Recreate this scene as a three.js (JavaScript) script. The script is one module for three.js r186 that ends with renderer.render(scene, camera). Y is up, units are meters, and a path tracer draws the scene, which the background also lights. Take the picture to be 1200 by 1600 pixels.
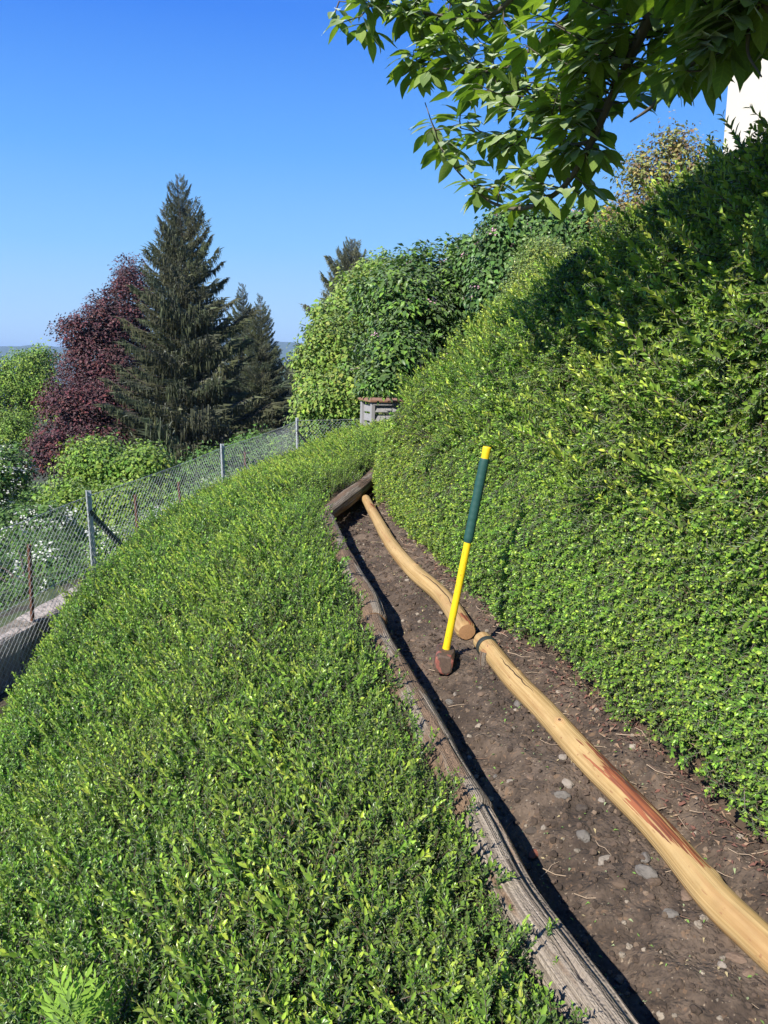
import * as THREE from 'three';
import { mergeGeometries } from 'three/addons/utils/BufferGeometryUtils.js';
import { RoundedBoxGeometry } from 'three/addons/geometries/RoundedBoxGeometry.js';

// ---------------------------------------------------------------- camera, sky, sun, exposure
const scene = new THREE.Scene();
const camera = new THREE.PerspectiveCamera(67.3, 768 / 1024, 0.05, 30000);
camera.position.set(0, 1.45, 0);
camera.rotation.set(-11 * Math.PI / 180, 0, 0);
camera.updateMatrixWorld(true);

const SUN_H = [-0.65, 0.76], SUN_EL = 42 * Math.PI / 180;
const toSun = new THREE.Vector3(SUN_H[0] * Math.cos(SUN_EL), Math.sin(SUN_EL), SUN_H[1] * Math.cos(SUN_EL)).normalize();

{ // clear spring sky: pale at the horizon, deep blue higher up, the same all the way round
  const W = 256, H = 512, data = new Float32Array(W * H * 4);
  const stops = [[-90, .26, .30, .32], [-2, .36, .52, .72], [0, .58, .79, 1.0], [3, .45, .71, 1.0], [8, .26, .575, 1.0], [14, .135, .42, .98], [22, .052, .24, .87], [40, .036, .155, .66], [90, .025, .11, .48]];
  for (let j = 0; j < H; j++) {
    const el = (j + .5) / H * 180 - 90;
    let k = 0; while (k < stops.length - 2 && el > stops[k + 1][0]) k++;
    const a = stops[k], b = stops[k + 1], f = Math.min(1, Math.max(0, (el - a[0]) / (b[0] - a[0])));
    for (let i = 0; i < W; i++) {
      const o = (j * W + i) * 4;
      for (let c = 0; c < 3; c++) data[o + c] = (a[c + 1] + (b[c + 1] - a[c + 1]) * f) * .62;
      data[o + 3] = 1;
    }
  }
  const sky = new THREE.DataTexture(data, W, H, THREE.RGBAFormat, THREE.FloatType);
  sky.mapping = THREE.EquirectangularReflectionMapping;
  sky.magFilter = sky.minFilter = THREE.LinearFilter;
  sky.needsUpdate = true;
  scene.background = sky;
  scene.environment = sky;
}
const sun = new THREE.DirectionalLight(new THREE.Color(1, .95, .85), 4.9);
sun.position.copy(toSun).multiplyScalar(60);
sun.target.position.set(0, 0, -4);
sun.castShadow = true;
sun.shadow.mapSize.set(4096, 4096);
Object.assign(sun.shadow.camera, { left: -40, right: 40, top: 40, bottom: -40, near: 1, far: 200 });
scene.add(sun, sun.target);

const renderer = new THREE.WebGLRenderer({ antialias: true });
renderer.setSize(768, 1024);
renderer.toneMapping = THREE.LinearToneMapping;
renderer.toneMappingExposure = 1.75;
renderer.shadowMap.enabled = true;

// ---------------------------------------------------------------- helpers
const V = (x, y, z) => new THREE.Vector3(x, y, z);
const va = a => new THREE.Vector3(a[0], a[1], a[2]);
function seeded(a) { return () => { a |= 0; a = a + 0x6D2B79F5 | 0; let t = Math.imul(a ^ a >>> 15, 1 | a); t = t + Math.imul(t ^ t >>> 7, 61 | t) ^ t; return ((t ^ t >>> 14) >>> 0) / 4294967296; }; }
const hash = (x, y, z) => { let h = Math.imul(x | 0, 374761393) + Math.imul(y | 0, 668265263) + Math.imul(z | 0, 2147483647 ^ 0x5bd1e995); h = Math.imul(h ^ h >>> 13, 1274126177); return ((h ^ h >>> 16) >>> 0) / 4294967296; };
function noise(x, y, z = 0) {
  const X = Math.floor(x), Y = Math.floor(y), Z = Math.floor(z); x -= X; y -= Y; z -= Z;
  const s = t => t * t * (3 - 2 * t), l = (a, b, t) => a + (b - a) * t, u = s(x), v = s(y), w = s(z);
  const q = k => l(l(hash(X, Y, k), hash(X + 1, Y, k), u), l(hash(X, Y + 1, k), hash(X + 1, Y + 1, k), u), v);
  return z ? l(q(Z), q(Z + 1), w) : q(Z);
}
function fbm(x, y, z = 0, o = 4) { let s = 0, a = .5, n = 0; for (let i = 0; i < o; i++) { s += a * noise(x, y, z); n += a; a *= .5; x = x * 2.03 + 17.1; y = y * 2.03 + 5.3; z = z ? z * 2.03 + 3.7 : 0; } return s / n; }
const clamp = (x, a = 0, b = 1) => Math.min(b, Math.max(a, x));
const smooth = (a, b, x) => { const t = clamp((x - a) / (b - a)); return t * t * (3 - 2 * t); };
function table(pts, k, x) { // linear interpolation of pts (sorted by falling z in column k[0])
  let i = 0; while (i < pts.length - 2 && x < pts[i + 1][k[0]]) i++;
  const a = pts[i], b = pts[i + 1], f = (x - a[k[0]]) / (b[k[0]] - a[k[0]]);
  return a[k[1]] + (b[k[1]] - a[k[1]]) * f;
}
const taken = {};
function numbered(n) { taken[n] = (taken[n] ?? -1) + 1; return taken[n] ? n + '_' + String(taken[n]).padStart(3, '0') : n; }
function tag(o, label, category, group, kind) { o.userData.label = label; if (category) o.userData.category = category; if (group) o.userData.group = group; if (kind) o.userData.kind = kind; return o; }
function shade(o) { o.castShadow = true; o.receiveShadow = true; return o; }
function thing(name, label, category, pos = [0, 0, 0], group) { const g = new THREE.Group(); g.name = numbered(name); g.position.set(...pos); scene.add(g); return tag(g, label, category, group); }
function part(name, geo, mat, parent, kind) { const m = shade(new THREE.Mesh(geo, mat)); m.name = name; parent.add(m); if (kind) m.userData.kind = kind; return m; }
function single(name, geo, mat, label, category, pos = [0, 0, 0], group) { const m = shade(new THREE.Mesh(geo, mat)); m.name = numbered(name); m.position.set(...pos); scene.add(m); return tag(m, label, category, group); }
function structure(name, geo, mat, label) { const m = shade(new THREE.Mesh(geo, mat)); m.name = name; scene.add(m); m.userData.kind = 'structure'; if (label) m.userData.label = label; return m; }
const std = (r, g, b, rough = .9, o = {}) => new THREE.MeshStandardMaterial({ color: new THREE.Color().setRGB(r, g, b), roughness: rough, side: THREE.DoubleSide, ...o });

class Build { // collects coloured triangles
  constructor() { this.p = []; this.c = []; this.i = []; this.uv = []; }
  v(x, y, z, c, u = 0, w = 0) { this.p.push(x, y, z); this.c.push(c[0], c[1], c[2]); this.uv.push(u, w); return this.p.length / 3 - 1; }
  t(a, b, c) { this.i.push(a, b, c); }
  // leaf from o along d, normal about n; folded along the midrib, bent down towards the tip
  leaf(o, d, n, L, W, c, fold = .25, bend = .15) {
    const s = V().crossVectors(d, n).normalize(), m = V().crossVectors(s, d).normalize();
    const at = (f, w, h) => [o.x + d.x * L * f + s.x * w + m.x * h, o.y + d.y * L * f + s.y * w + m.y * h, o.z + d.z * L * f + s.z * w + m.z * h];
    const b = this.v(...at(0, 0, 0), c), k = this.v(...at(.45, 0, 0), c), l = this.v(...at(.42, -W / 2, fold * W), c), r = this.v(...at(.42, W / 2, fold * W), c), t = this.v(...at(1, 0, -bend * L), c);
    this.t(b, k, l); this.t(b, r, k); this.t(k, t, l); this.t(k, r, t);
  }
  // rounder leaf for the near hedges: two cross rows, eight triangles
  oval(o, d, n, L, W, c, fold = .2, bend = .15) {
    const s = V().crossVectors(d, n).normalize(), m = V().crossVectors(s, d).normalize();
    const at = (f, w, h) => this.v(o.x + d.x * L * f + s.x * w + m.x * h, o.y + d.y * L * f + s.y * w + m.y * h, o.z + d.z * L * f + s.z * w + m.z * h, c);
    const b = at(0, 0, 0), k = at(.32, 0, -bend * L * .1), l = at(.3, -W * .47, fold * W - bend * L * .1), r = at(.3, W * .47, fold * W - bend * L * .1), k2 = at(.7, 0, -bend * L * .49), l2 = at(.68, -W * .45, fold * W - bend * L * .46), r2 = at(.68, W * .45, fold * W - bend * L * .46), t = at(1, 0, -bend * L);
    this.t(b, k, l); this.t(b, r, k); this.t(l, k, l2); this.t(k, k2, l2); this.t(k, r, k2); this.t(r, r2, k2); this.t(l2, k2, t); this.t(k2, r2, t);
  }
  strip(o, d, n, L, W, c, bend = 0) { // narrow pointed blade of two triangles
    const s = V().crossVectors(d, n).normalize();
    const a = this.v(o.x - s.x * W / 2, o.y - s.y * W / 2, o.z - s.z * W / 2, c), b = this.v(o.x + s.x * W / 2, o.y + s.y * W / 2, o.z + s.z * W / 2, c);
    const e = V().copy(o).addScaledVector(d, L).addScaledVector(n, -bend * L), t = this.v(e.x, e.y, e.z, c);
    this.t(a, b, t);
  }
  tube(pts, rad, seg, c) {
    const start = [];
    for (let k = 0; k < pts.length; k++) {
      const d = V().subVectors(pts[Math.min(k + 1, pts.length - 1)], pts[Math.max(k - 1, 0)]).normalize();
      const u = V().crossVectors(d, Math.abs(d.y) < .9 ? V(0, 1, 0) : V(1, 0, 0)).normalize(), w = V().crossVectors(d, u);
      const r = Array.isArray(rad) ? rad[k] : rad; start.push(this.p.length / 3);
      for (let j = 0; j < seg; j++) { const a = j / seg * 2 * Math.PI, x = Math.cos(a) * r, y = Math.sin(a) * r; this.v(pts[k].x + u.x * x + w.x * y, pts[k].y + u.y * x + w.y * y, pts[k].z + u.z * x + w.z * y, c, j / seg, k / pts.length); }
      if (k) for (let j = 0; j < seg; j++) { const a = start[k - 1] + j, b = start[k - 1] + (j + 1) % seg, e = start[k] + j, f = start[k] + (j + 1) % seg; this.t(a, b, e); this.t(b, f, e); }
    }
  }
  merge(g, m, tint) { // a transformed copy of another coloured geometry
    const q = g.attributes.position, k = g.attributes.color, o = this.p.length / 3, e = m.elements;
    for (let i = 0; i < q.count; i++) { const x = q.getX(i), y = q.getY(i), z = q.getZ(i); this.v(e[0] * x + e[4] * y + e[8] * z + e[12], e[1] * x + e[5] * y + e[9] * z + e[13], e[2] * x + e[6] * y + e[10] * z + e[14], [k.getX(i) * tint[0], k.getY(i) * tint[1], k.getZ(i) * tint[2]]); }
    for (let i = 0; i < g.index.count; i++) this.i.push(o + g.index.getX(i));
  }
  box(cx, cy, cz, sx, sy, sz, c) { const g = new THREE.BoxGeometry(sx, sy, sz); g.translate(cx, cy, cz); this.add(g, c); }
  add(g, c) { const q = g.attributes.position, o = this.p.length / 3; for (let k = 0; k < q.count; k++) this.v(q.getX(k), q.getY(k), q.getZ(k), c); const ix = g.index; for (let k = 0; k < (ix ? ix.count : q.count); k++) this.i.push(o + (ix ? ix.getX(k) : k)); }
  geo() {
    const g = new THREE.BufferGeometry();
    g.setAttribute('position', new THREE.Float32BufferAttribute(this.p, 3)); g.setAttribute('color', new THREE.Float32BufferAttribute(this.c, 3)); g.setAttribute('uv', new THREE.Float32BufferAttribute(this.uv, 2));
    g.setIndex(this.i); g.computeVertexNormals(); return g;
  }
}
function sheet(nu, nv, f) { // grid surface; f(u, v) gives [x, y, z, s, t] with s, t in metres
  const p = [], uv = [], ix = [];
  for (let j = 0; j <= nv; j++) for (let i = 0; i <= nu; i++) { const a = f(i / nu, j / nv); p.push(a[0], a[1], a[2]); uv.push(a[3] ?? a[0], a[4] ?? a[2]); }
  for (let j = 0; j < nv; j++) for (let i = 0; i < nu; i++) { const a = j * (nu + 1) + i, b = a + 1, c = a + nu + 1, d = c + 1; ix.push(a, b, c, b, d, c); }
  const g = new THREE.BufferGeometry(); g.setAttribute('position', new THREE.Float32BufferAttribute(p, 3)); g.setAttribute('uv', new THREE.Float32BufferAttribute(uv, 2)); g.setIndex(ix); g.computeVertexNormals(); return g;
}
function texture(w, h, f, color = true, rx = 1, ry = 1) { // f(u, v) gives linear [r, g, b] (colour maps are stored as sRGB)
  const d = new Uint8Array(w * h * 4), e = x => color ? (x <= .0031308 ? 12.92 * x : 1.055 * Math.pow(x, 1 / 2.4) - .055) : x;
  for (let j = 0; j < h; j++) for (let i = 0; i < w; i++) { const c = f(i / w, j / h), o = (j * w + i) * 4; for (let k = 0; k < 3; k++) d[o + k] = 255 * clamp(e(c[k])); d[o + 3] = 255; }
  const t = new THREE.DataTexture(d, w, h); t.magFilter = THREE.LinearFilter; t.minFilter = THREE.LinearMipmapLinearFilter; t.generateMipmaps = true; t.wrapS = t.wrapT = THREE.RepeatWrapping; t.repeat.set(rx, ry);
  if (color) t.colorSpace = THREE.SRGBColorSpace; t.needsUpdate = true; return t;
}
const mix3 = (a, b, f) => [a[0] + (b[0] - a[0]) * f, a[1] + (b[1] - a[1]) * f, a[2] + (b[2] - a[2]) * f];
const mul3 = (a, k) => [a[0] * k, a[1] * k, a[2] * k];
function tileNoise(u, v, n, o = 4, sx = 1, sy = 1) { // noise that tiles over 0..1
  let s = 0, a = .5, t = 0;
  for (let k = 0; k < o; k++) { const X = n * sx, Y = n * sy, x = u * X, y = v * Y, x0 = Math.floor(x), y0 = Math.floor(y), fx = x - x0, fy = y - y0, q = f => f * f * (3 - 2 * f), h = (i, j) => hash(((i % X) + X) % X + 31 * k, ((j % Y) + Y) % Y + 57 * k, 7 + n);
    s += a * ((h(x0, y0) * (1 - q(fx)) + h(x0 + 1, y0) * q(fx)) * (1 - q(fy)) + (h(x0, y0 + 1) * (1 - q(fx)) + h(x0 + 1, y0 + 1) * q(fx)) * q(fy)); t += a; a *= .5; n *= 2; }
  return s / t;
}
const leafMat = (transmission = .35, coat = .6, coatRough = .32, o = {}) => new THREE.MeshPhysicalMaterial({ color: 0xffffff, vertexColors: true, roughness: 1, transmission, thickness: 0, clearcoat: coat, clearcoatRoughness: coatRough, side: THREE.DoubleSide, ...o });
const vcMat = (rough = .9) => new THREE.MeshStandardMaterial({ color: 0xffffff, vertexColors: true, roughness: rough, side: THREE.DoubleSide });
const UPQ = V(0, 1, 0);
// spreads copies of several variants; each place is { p, d, s, roll, tint }
function scatter(name, variants, mat, places, parent, kind = 'stuff') {
  variants.forEach((g, k) => {
    const mine = places.filter((_, i) => i % variants.length === k); if (!mine.length) return;
    const im = shade(new THREE.InstancedMesh(g, mat, mine.length)); im.name = name; im.userData.kind = kind;
    const m = new THREE.Matrix4(), q = new THREE.Quaternion(), r = new THREE.Quaternion(), sc = V(), col = new THREE.Color();
    mine.forEach((e, i) => { if (e.m) { im.setMatrixAt(i, e.m); im.setColorAt(i, col.setRGB(...e.tint)); return; } q.setFromUnitVectors(UPQ, e.d); r.setFromAxisAngle(UPQ, e.roll); q.multiply(r); m.compose(e.p, q, Array.isArray(e.s) ? sc.set(...e.s) : sc.setScalar(e.s)); im.setMatrixAt(i, m); im.setColorAt(i, col.setRGB(...e.tint)); });
    parent.add(im);
  });
}
const dirOf = (rnd, base, spread) => V(base[0] + (rnd() - .5) * 2 * spread, base[1] + (rnd() - .5) * 2 * spread, base[2] + (rnd() - .5) * 2 * spread).normalize();

// ---------------------------------------------------------------- lie of the land (metres)
const soilLevel = z => .08 * Math.max(0, -z);
// foot of the old logs | outer rim of the low hedge
const LOW = [ // log x, log z, outer x, outer y, outer z
  [.95, .5, -1.4, -.70, 1.0], [.80, 0, -1.5, -.66, .2], [.58, -.75, -1.65, -.74, -.8], [.43, -1.29, -1.65, -.72, -1.6], [.205, -2.11, -1.76, -.64, -2.75], [-.02, -3.0, -1.79, -.45, -3.65], [-.15, -3.75, -1.87, -.09, -4.75], [-.267, -4.28, -1.85, .09, -6],
  [-.395, -4.96, -1.59, .2, -7.4], [-.36, -5.17, -1.3, .27, -8.3], [-.21, -5.57, -1.03, .34, -9], [-.07, -6.2, -.5, .5, -9.6], [.35, -6.75, 0, .62, -9.9], [1.0, -7.1, .8, .72, -10.2]];
// foot of the clipped hedge | crest of the bank
const BANK = [ // foot x, foot z, crest x, crest y, crest z
  [1.75, .4, 1.9, 2.35, .6], [1.2, -.8, 1.45, 2.32, -.7], [.92, -1.98, 1.19, 2.24, -1.9], [.65, -2.85, 1.19, 2.13, -2.8], [.435, -3.56, 1.24, 2.13, -3.6], [.18, -4.5, 1.3, 2.13, -4.6], [-.03, -5.4, 1.35, 2.11, -5.6], [-.03, -5.9, 1.4, 2.09, -6], [.1, -6.4, 1.45, 2.05, -6.3], [.5, -6.9, 1.6, 2.03, -6.6], [1.2, -7.2, 1.8, 2.0, -6.8], [2.2, -7.35, 2.3, 1.95, -6.9]];
const logX = z => table(LOW, [1, 0], z), footX = z => table(BANK, [1, 0], z);
function along(rows, u) { const k = clamp(u, 0, .99999) * (rows.length - 1), i = Math.floor(k), f = k - i, c = j => rows[clamp(j, 0, rows.length - 1)]; const a = c(i - 1), b = c(i), d = c(i + 1), e = c(i + 2); return b.map((_, n) => .5 * (2 * b[n] + (d[n] - a[n]) * f + (2 * a[n] - 5 * b[n] + 4 * d[n] - e[n]) * f * f + (3 * b[n] - a[n] - 3 * d[n] + e[n]) * f * f * f)); }
// low hedge: v = 0 at the log, 1 at the outer rim, beyond 1 the outer face
function lowHedge(u, v) {
  const [lx, lz, ox, oy, oz] = along(LOW, u), ly = soilLevel(lz) + .1, w = clamp(v);
  let y = ly + (oy - ly) * w + .13 * Math.sin(Math.PI * Math.pow(w, .55)) + .15 * (fbm((lx + (ox - lx) * w) * 1.6, (lz + (oz - lz) * w) * 1.6, 2, 3) - .5) * smooth(0, .15, w);
  let x = lx - .05 + (ox - .07 - lx) * v, z = lz + (oz - lz) * v;
  if (v > 1) y -= (v - 1) * 3.2 * Math.hypot(ox - lx, oz - lz) * .35;
  return V(x, y + .04 * (noise(x * 3.1, z * 3.1, 4) - .5), z);
}
// clipped hedge: v = 0 at the foot, .28 top of the upright face, 1 crest, beyond 1 the top of the bank
function bankFace(u, v) {
  const [fx, fz, cx, cy, cz] = along(BANK, u), fy = soilLevel(fz) + .02, kx = fx + (cx - fx) * .05, kz = fz + (cz - fz) * .05, ky = fy + .5;
  let x, y, z;
  if (v < .28) { const f = v / .28, bulge = .035 * Math.sin(Math.PI * f); x = fx + (kx - fx) * f - bulge; z = fz + (kz - fz) * f; y = fy + .5 * f; }
  else if (v <= 1) { const f = (v - .28) / .72; x = kx + (cx - kx) * f; z = kz + (cz - kz) * f; y = ky + (cy - ky) * (f + .10 * Math.sin(Math.PI * f)); }
  else { x = cx + (v - 1) * 2.2; z = cz; y = cy + (v - 1) * .5; }
  const b = (fbm(x * 1.9, y * 1.9, z * 1.9) - .5) * .22 * smooth(.05, .4, v);
  return V(x - b, y + b, z);
}
const fenceAt = k => V(-2.5 + .592 * k, .365 + .122 * k, -6.37 - 2.61 * k); // top of fence post k (0, 1, 2); steady fall towards the viewer
function fencePoint(z) { return fenceAt((-6.37 - z) / 2.61); }

const centre = z => z > -5 ? .43 + .225 * (z + 1.29) : -.405 + .28 * (-z - 5);
function landY(x, z) {
  const q = x - centre(Math.max(z, -16)), s = soilLevel(Math.max(z, -9)) - .25;
  let y;
  if (q < 0) { const d = -q; y = s - .45 * Math.min(d, 2.4) - .22 * clamp(d - 2.4, 0, 14) - .12 * clamp(d - 16.4, 0, 60) - .05 * clamp(d - 76, 0, 900); }
  else y = s + .95 * clamp(q - .9, 0, 1.4) * smooth(.9, 1.2, q) + .22 * clamp(q - 2.3, 0, 9) + .1 * clamp(q - 11.3, 0, 60);
  const ahead = clamp(-z - 14, 0, 600);
  y -= ahead * .06 * smooth(12, -2, q) ;
  return Math.max(y, -70) + (fbm(x * .2 + 9, z * .2) - .5) * .5 * smooth(3, 12, Math.abs(q));
}

// ---------------------------------------------------------------- ground
{
  const g = texture(512, 512, (u, v) => { const n = tileNoise(u, v, 8), m = tileNoise(u, v, 40, 3); return mix3(mix3([.035, .028, .016], [.05, .07, .018], smooth(.35, .6, n)), [.09, .075, .045], smooth(.62, .8, m)); }, true, .5, .5);
  const geo = new THREE.BufferGeometry(), p = [], uv = [], ix = [], R = 110, A = 120;
  for (let i = 0; i <= R; i++) for (let a = 0; a <= A; a++) { const r = .5 + 16500 * Math.pow(i / R, 5.2) + 25 * Math.pow(i / R, 1.2), t = a / A * 2 * Math.PI, x = Math.cos(t) * r, z = -4 + Math.sin(t) * r; p.push(x, landY(x, z), z); uv.push(x, z); }
  for (let i = 0; i < R; i++) for (let a = 0; a < A; a++) { const k = i * (A + 1) + a; ix.push(k, k + 1, k + A + 1, k + 1, k + A + 2, k + A + 1); }
  geo.setAttribute('position', new THREE.Float32BufferAttribute(p, 3)); geo.setAttribute('uv', new THREE.Float32BufferAttribute(uv, 2)); geo.setIndex(ix); geo.computeVertexNormals();
  structure('ground', geo, new THREE.MeshStandardMaterial({ map: g, roughness: 1, side: THREE.DoubleSide }), 'sloping hillside ground under the garden');
}
const earthMap = texture(512, 512, (u, v) => mul3(mix3([.05, .032, .02], [.09, .06, .036], tileNoise(u, v, 12)), .7 + .6 * tileNoise(u, v, 64, 3)), true, .8, .8);
const earth = new THREE.MeshStandardMaterial({ map: earthMap, roughness: 1, side: THREE.DoubleSide });
// earth of the banks the hedges grow from
structure('bank', sheet(120, 50, (u, t) => { const v = t * 1.7; const a = bankFace(u, v), b = bankFace(u, v + .01), n = V().subVectors(b, a).cross(V(0, 0, 1)).normalize(); const w = v < 1 ? .13 : .1; return [a.x + w * smooth(0, .1, v), a.y - .06 - .05 * smooth(.8, 1.1, v), a.z, u * 9, v * 2]; }), earth, 'steep earth bank beside the dug path');
structure('slope', sheet(120, 50, (u, t) => { const v = t * 1.35; const a = lowHedge(u, v); return [a.x, a.y - .05 - .14 * smooth(0, .12, v), a.z, u * 12, v * 2]; }), earth, 'earth slope falling away from the old logs');

const newX = z => table([[.95, -1.2], [.846, -1.53], [.744, -1.906], [.643, -2.231], [.563, -2.528], [.489, -2.77], [.409, -3.121], [.292, -3.624], [.161, -3.994], [.049, -4.441], [-.056, -5.055], [-.131, -5.536], [-.1, -7]], [1, 0], z);
function soilY(x, z) {
  let y = soilLevel(z);
  y += .05 * smooth(newX(z) + .02, newX(z) + .16, x) - .07 * smooth(logX(z) + .36, logX(z) + .08, x);
  y += .05 * (fbm(x * 3.1, z * 3.1, 0, 3) - .5) + .048 * (fbm(x * 13, z * 13, 0, 4) - .5) + .012 * Math.pow(noise(x * 55, z * 55), 3);
  return y;
}
{
  const N = 512;
  const col = texture(1024, 1024, (u, v) => {
    const a = tileNoise(u, v, 6), b = tileNoise(u, v, 30, 4), c = tileNoise(u, v, 170, 2), d = tileNoise(u, v, 90, 2);
    let k = mix3([.044, .0305, .022], [.102, .074, .054], smooth(.3, .72, a * .6 + b * .4));
    k = mul3(k, .62 + .76 * b * .6 + .4 * c);
    if (c > .80) k = mix3(k, [.30, .24, .17], .7 * smooth(.80, .9, c));
    if (d < .24) k = mix3(k, [.16, .10, .06], .6);
    return k;
  }, true, .9, .9);
  const bump = texture(1024, 1024, (u, v) => { const b = tileNoise(u, v, 40, 4) * .6 + tileNoise(u, v, 150, 2) * .4; return [b, b, b]; }, false, .9, .9);
  const soilMat = new THREE.MeshStandardMaterial({ map: col, bumpMap: bump, bumpScale: .016, roughness: 1, side: THREE.DoubleSide });
  const path = structure('path', sheet(84, 440, (s, t) => { const z = .3 - 7.5 * Math.pow(t, 1.15), a = logX(z) - .16, b = footX(z) + .42, x = a + (b - a) * s; return [x, soilY(x, z), z]; }), soilMat, 'bare dug earth of the narrow garden path');
}

// ---------------------------------------------------------------- hedges
const OLD = [.050, .108, .006], MID = [.150, .308, .010], NEW = [.40, .56, .05], STEM = [.11, .065, .04];
function sprig(seed, { L, pairs, leaf, width, tip = .7, angle = 50, bare = .05, sway = .12, stem = .0012 }) { // a shoot along +y with leaves in opposite pairs
  const r = seeded(seed), b = new Build(), ax = (r() - .5) * 2 * sway, az = (r() - .5) * 2 * sway, at = f => V(ax * L * f * f, L * f, az * L * f * f);
  b.tube([0, .35, .7, 1].map(at), [stem * 1.3, stem * 1.1, stem * .8, stem * .4], 3, STEM);
  const twist = r() * 6.28;
  for (let k = 0; k < pairs; k++) {
    const f = bare + (1 - bare) * (k + .5) / pairs, o = at(f);
    for (const s of [-1, 1]) {
      const ph = twist + (k % 2 ? .9 : 0) + (r() - .5) * .9 + (s < 0 ? Math.PI : 0), an = (angle - 22 * f * f + (r() - .5) * 26) * Math.PI / 180;
      const side = V(Math.cos(ph), 0, Math.sin(ph)), d = V().addScaledVector(side, Math.sin(an)).addScaledVector(UPQ, Math.cos(an)).normalize();
      const n = V().addScaledVector(side, -Math.cos(an)).addScaledVector(UPQ, Math.sin(an)); n.x += (r() - .5) * .7; n.z += (r() - .5) * .7;
      const size = (.72 + .45 * r()) * (f > .85 ? .8 : 1);
      const young = clamp(f * f * tip * (1.15) + (r() - .5) * .35), c = young < .5 ? mix3(OLD, MID, young * 2) : mix3(MID, NEW, (young - .5) * 2);
      b.oval(V(o.x + (r() - .5) * .002, o.y + (r() - .5) * .006, o.z), d, n, leaf * size, width * size, mul3(c, .8 + .4 * r()), .22, .1 + .15 * r());
    }
  }
  return b.geo();
}
const hedgeLeaf = leafMat(.36, .55, .25);
const tintOf = (r, k = .22, warm = 0) => { const m = 1 - k + 2 * k * r(), w = 1 + (r() - .5) * .36 + warm * .6; return [m * w, m, m * (.7 + .6 * r())]; };
// a round mat of shoots growing from a patch of ground: y is the outward normal, thinning towards the rim
function tuft(seed, { R, count, kinds, lean, spread, depth, size = 1, hole = 0, sink = 0 }) {
  const r = seeded(seed), b = new Build(), m = new THREE.Matrix4(), q = new THREE.Quaternion(), s = new THREE.Quaternion(), hx = (r() - .5) * R, hz = (r() - .5) * R;
  for (let i = 0; i < count; i++) {
    const th = r() * 6.283, ra = R * Math.pow(r(), .62), x = Math.cos(th) * ra, z = Math.sin(th) * ra;
    if (hole && Math.hypot(x - hx, z - hz) < hole && r() < .9) continue;
    const d = dirOf(r, lean, spread), dip = .5 + depth * r(), L = size * (.75 + .5 * r());
    q.setFromUnitVectors(UPQ, d).multiply(s.setFromAxisAngle(UPQ, r() * 6.283));
    const bump = .02 * (noise(x * 14 + seed, z * 14) - .5);
    m.compose(V(x - d.x * .1 * dip, -d.y * .1 * dip + bump - sink, z - d.z * .1 * dip), q, V(L, L, L));
    b.merge(kinds[i % kinds.length], m, tintOf(r, .24));
  }
  return b.geo();
}
// lays tufts in staggered rows over a surface f(u, v)
function lay(f, u0, u1, v0, v1, gap, seed, each) {
  const r = seeded(seed), um = (u0 + u1) / 2, places = []; let v = v0, row = 0;
  while (v <= v1) {
    let u = u0, last = f(u, v), run = gap * (row % 2 ? .5 : 0) + gap * .3 * r();
    while (u < u1) { u += .0012; const p = f(u, v); run += p.distanceTo(last); last = p; if (run >= gap) { run = gap * .22 * (r() - .5); const e = each(u + (r() - .5) * .002, v + (r() - .5) * .02, r); if (e) places.push(e); } }
    let dv = .01; while (f(um, v + dv).distanceTo(f(um, v)) < gap * .88 && dv < .5) dv += .01; v += dv; row++;
  }
  return places;
}
function frameOn(f, u, v, away, r, turn, s, tint) { // y = surface normal on the side of `away`, x = along the surface
  const p = f(u, v), X = f(u + .004, v).sub(f(u - .004, v)).normalize(), T = f(u, v + .02).sub(f(u, v - .02)), N = V().crossVectors(X, T).normalize(); if (N.dot(away) < 0) N.negate();
  const Z = V().crossVectors(X, N).normalize(), m = new THREE.Matrix4().makeBasis(X, N, Z), k = s * (.9 + .2 * r());
  m.multiply(new THREE.Matrix4().makeRotationY((r() - .5) * 2 * turn)).scale(V(k, k, k)).setPosition(p); return { m, tint };
}
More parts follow.
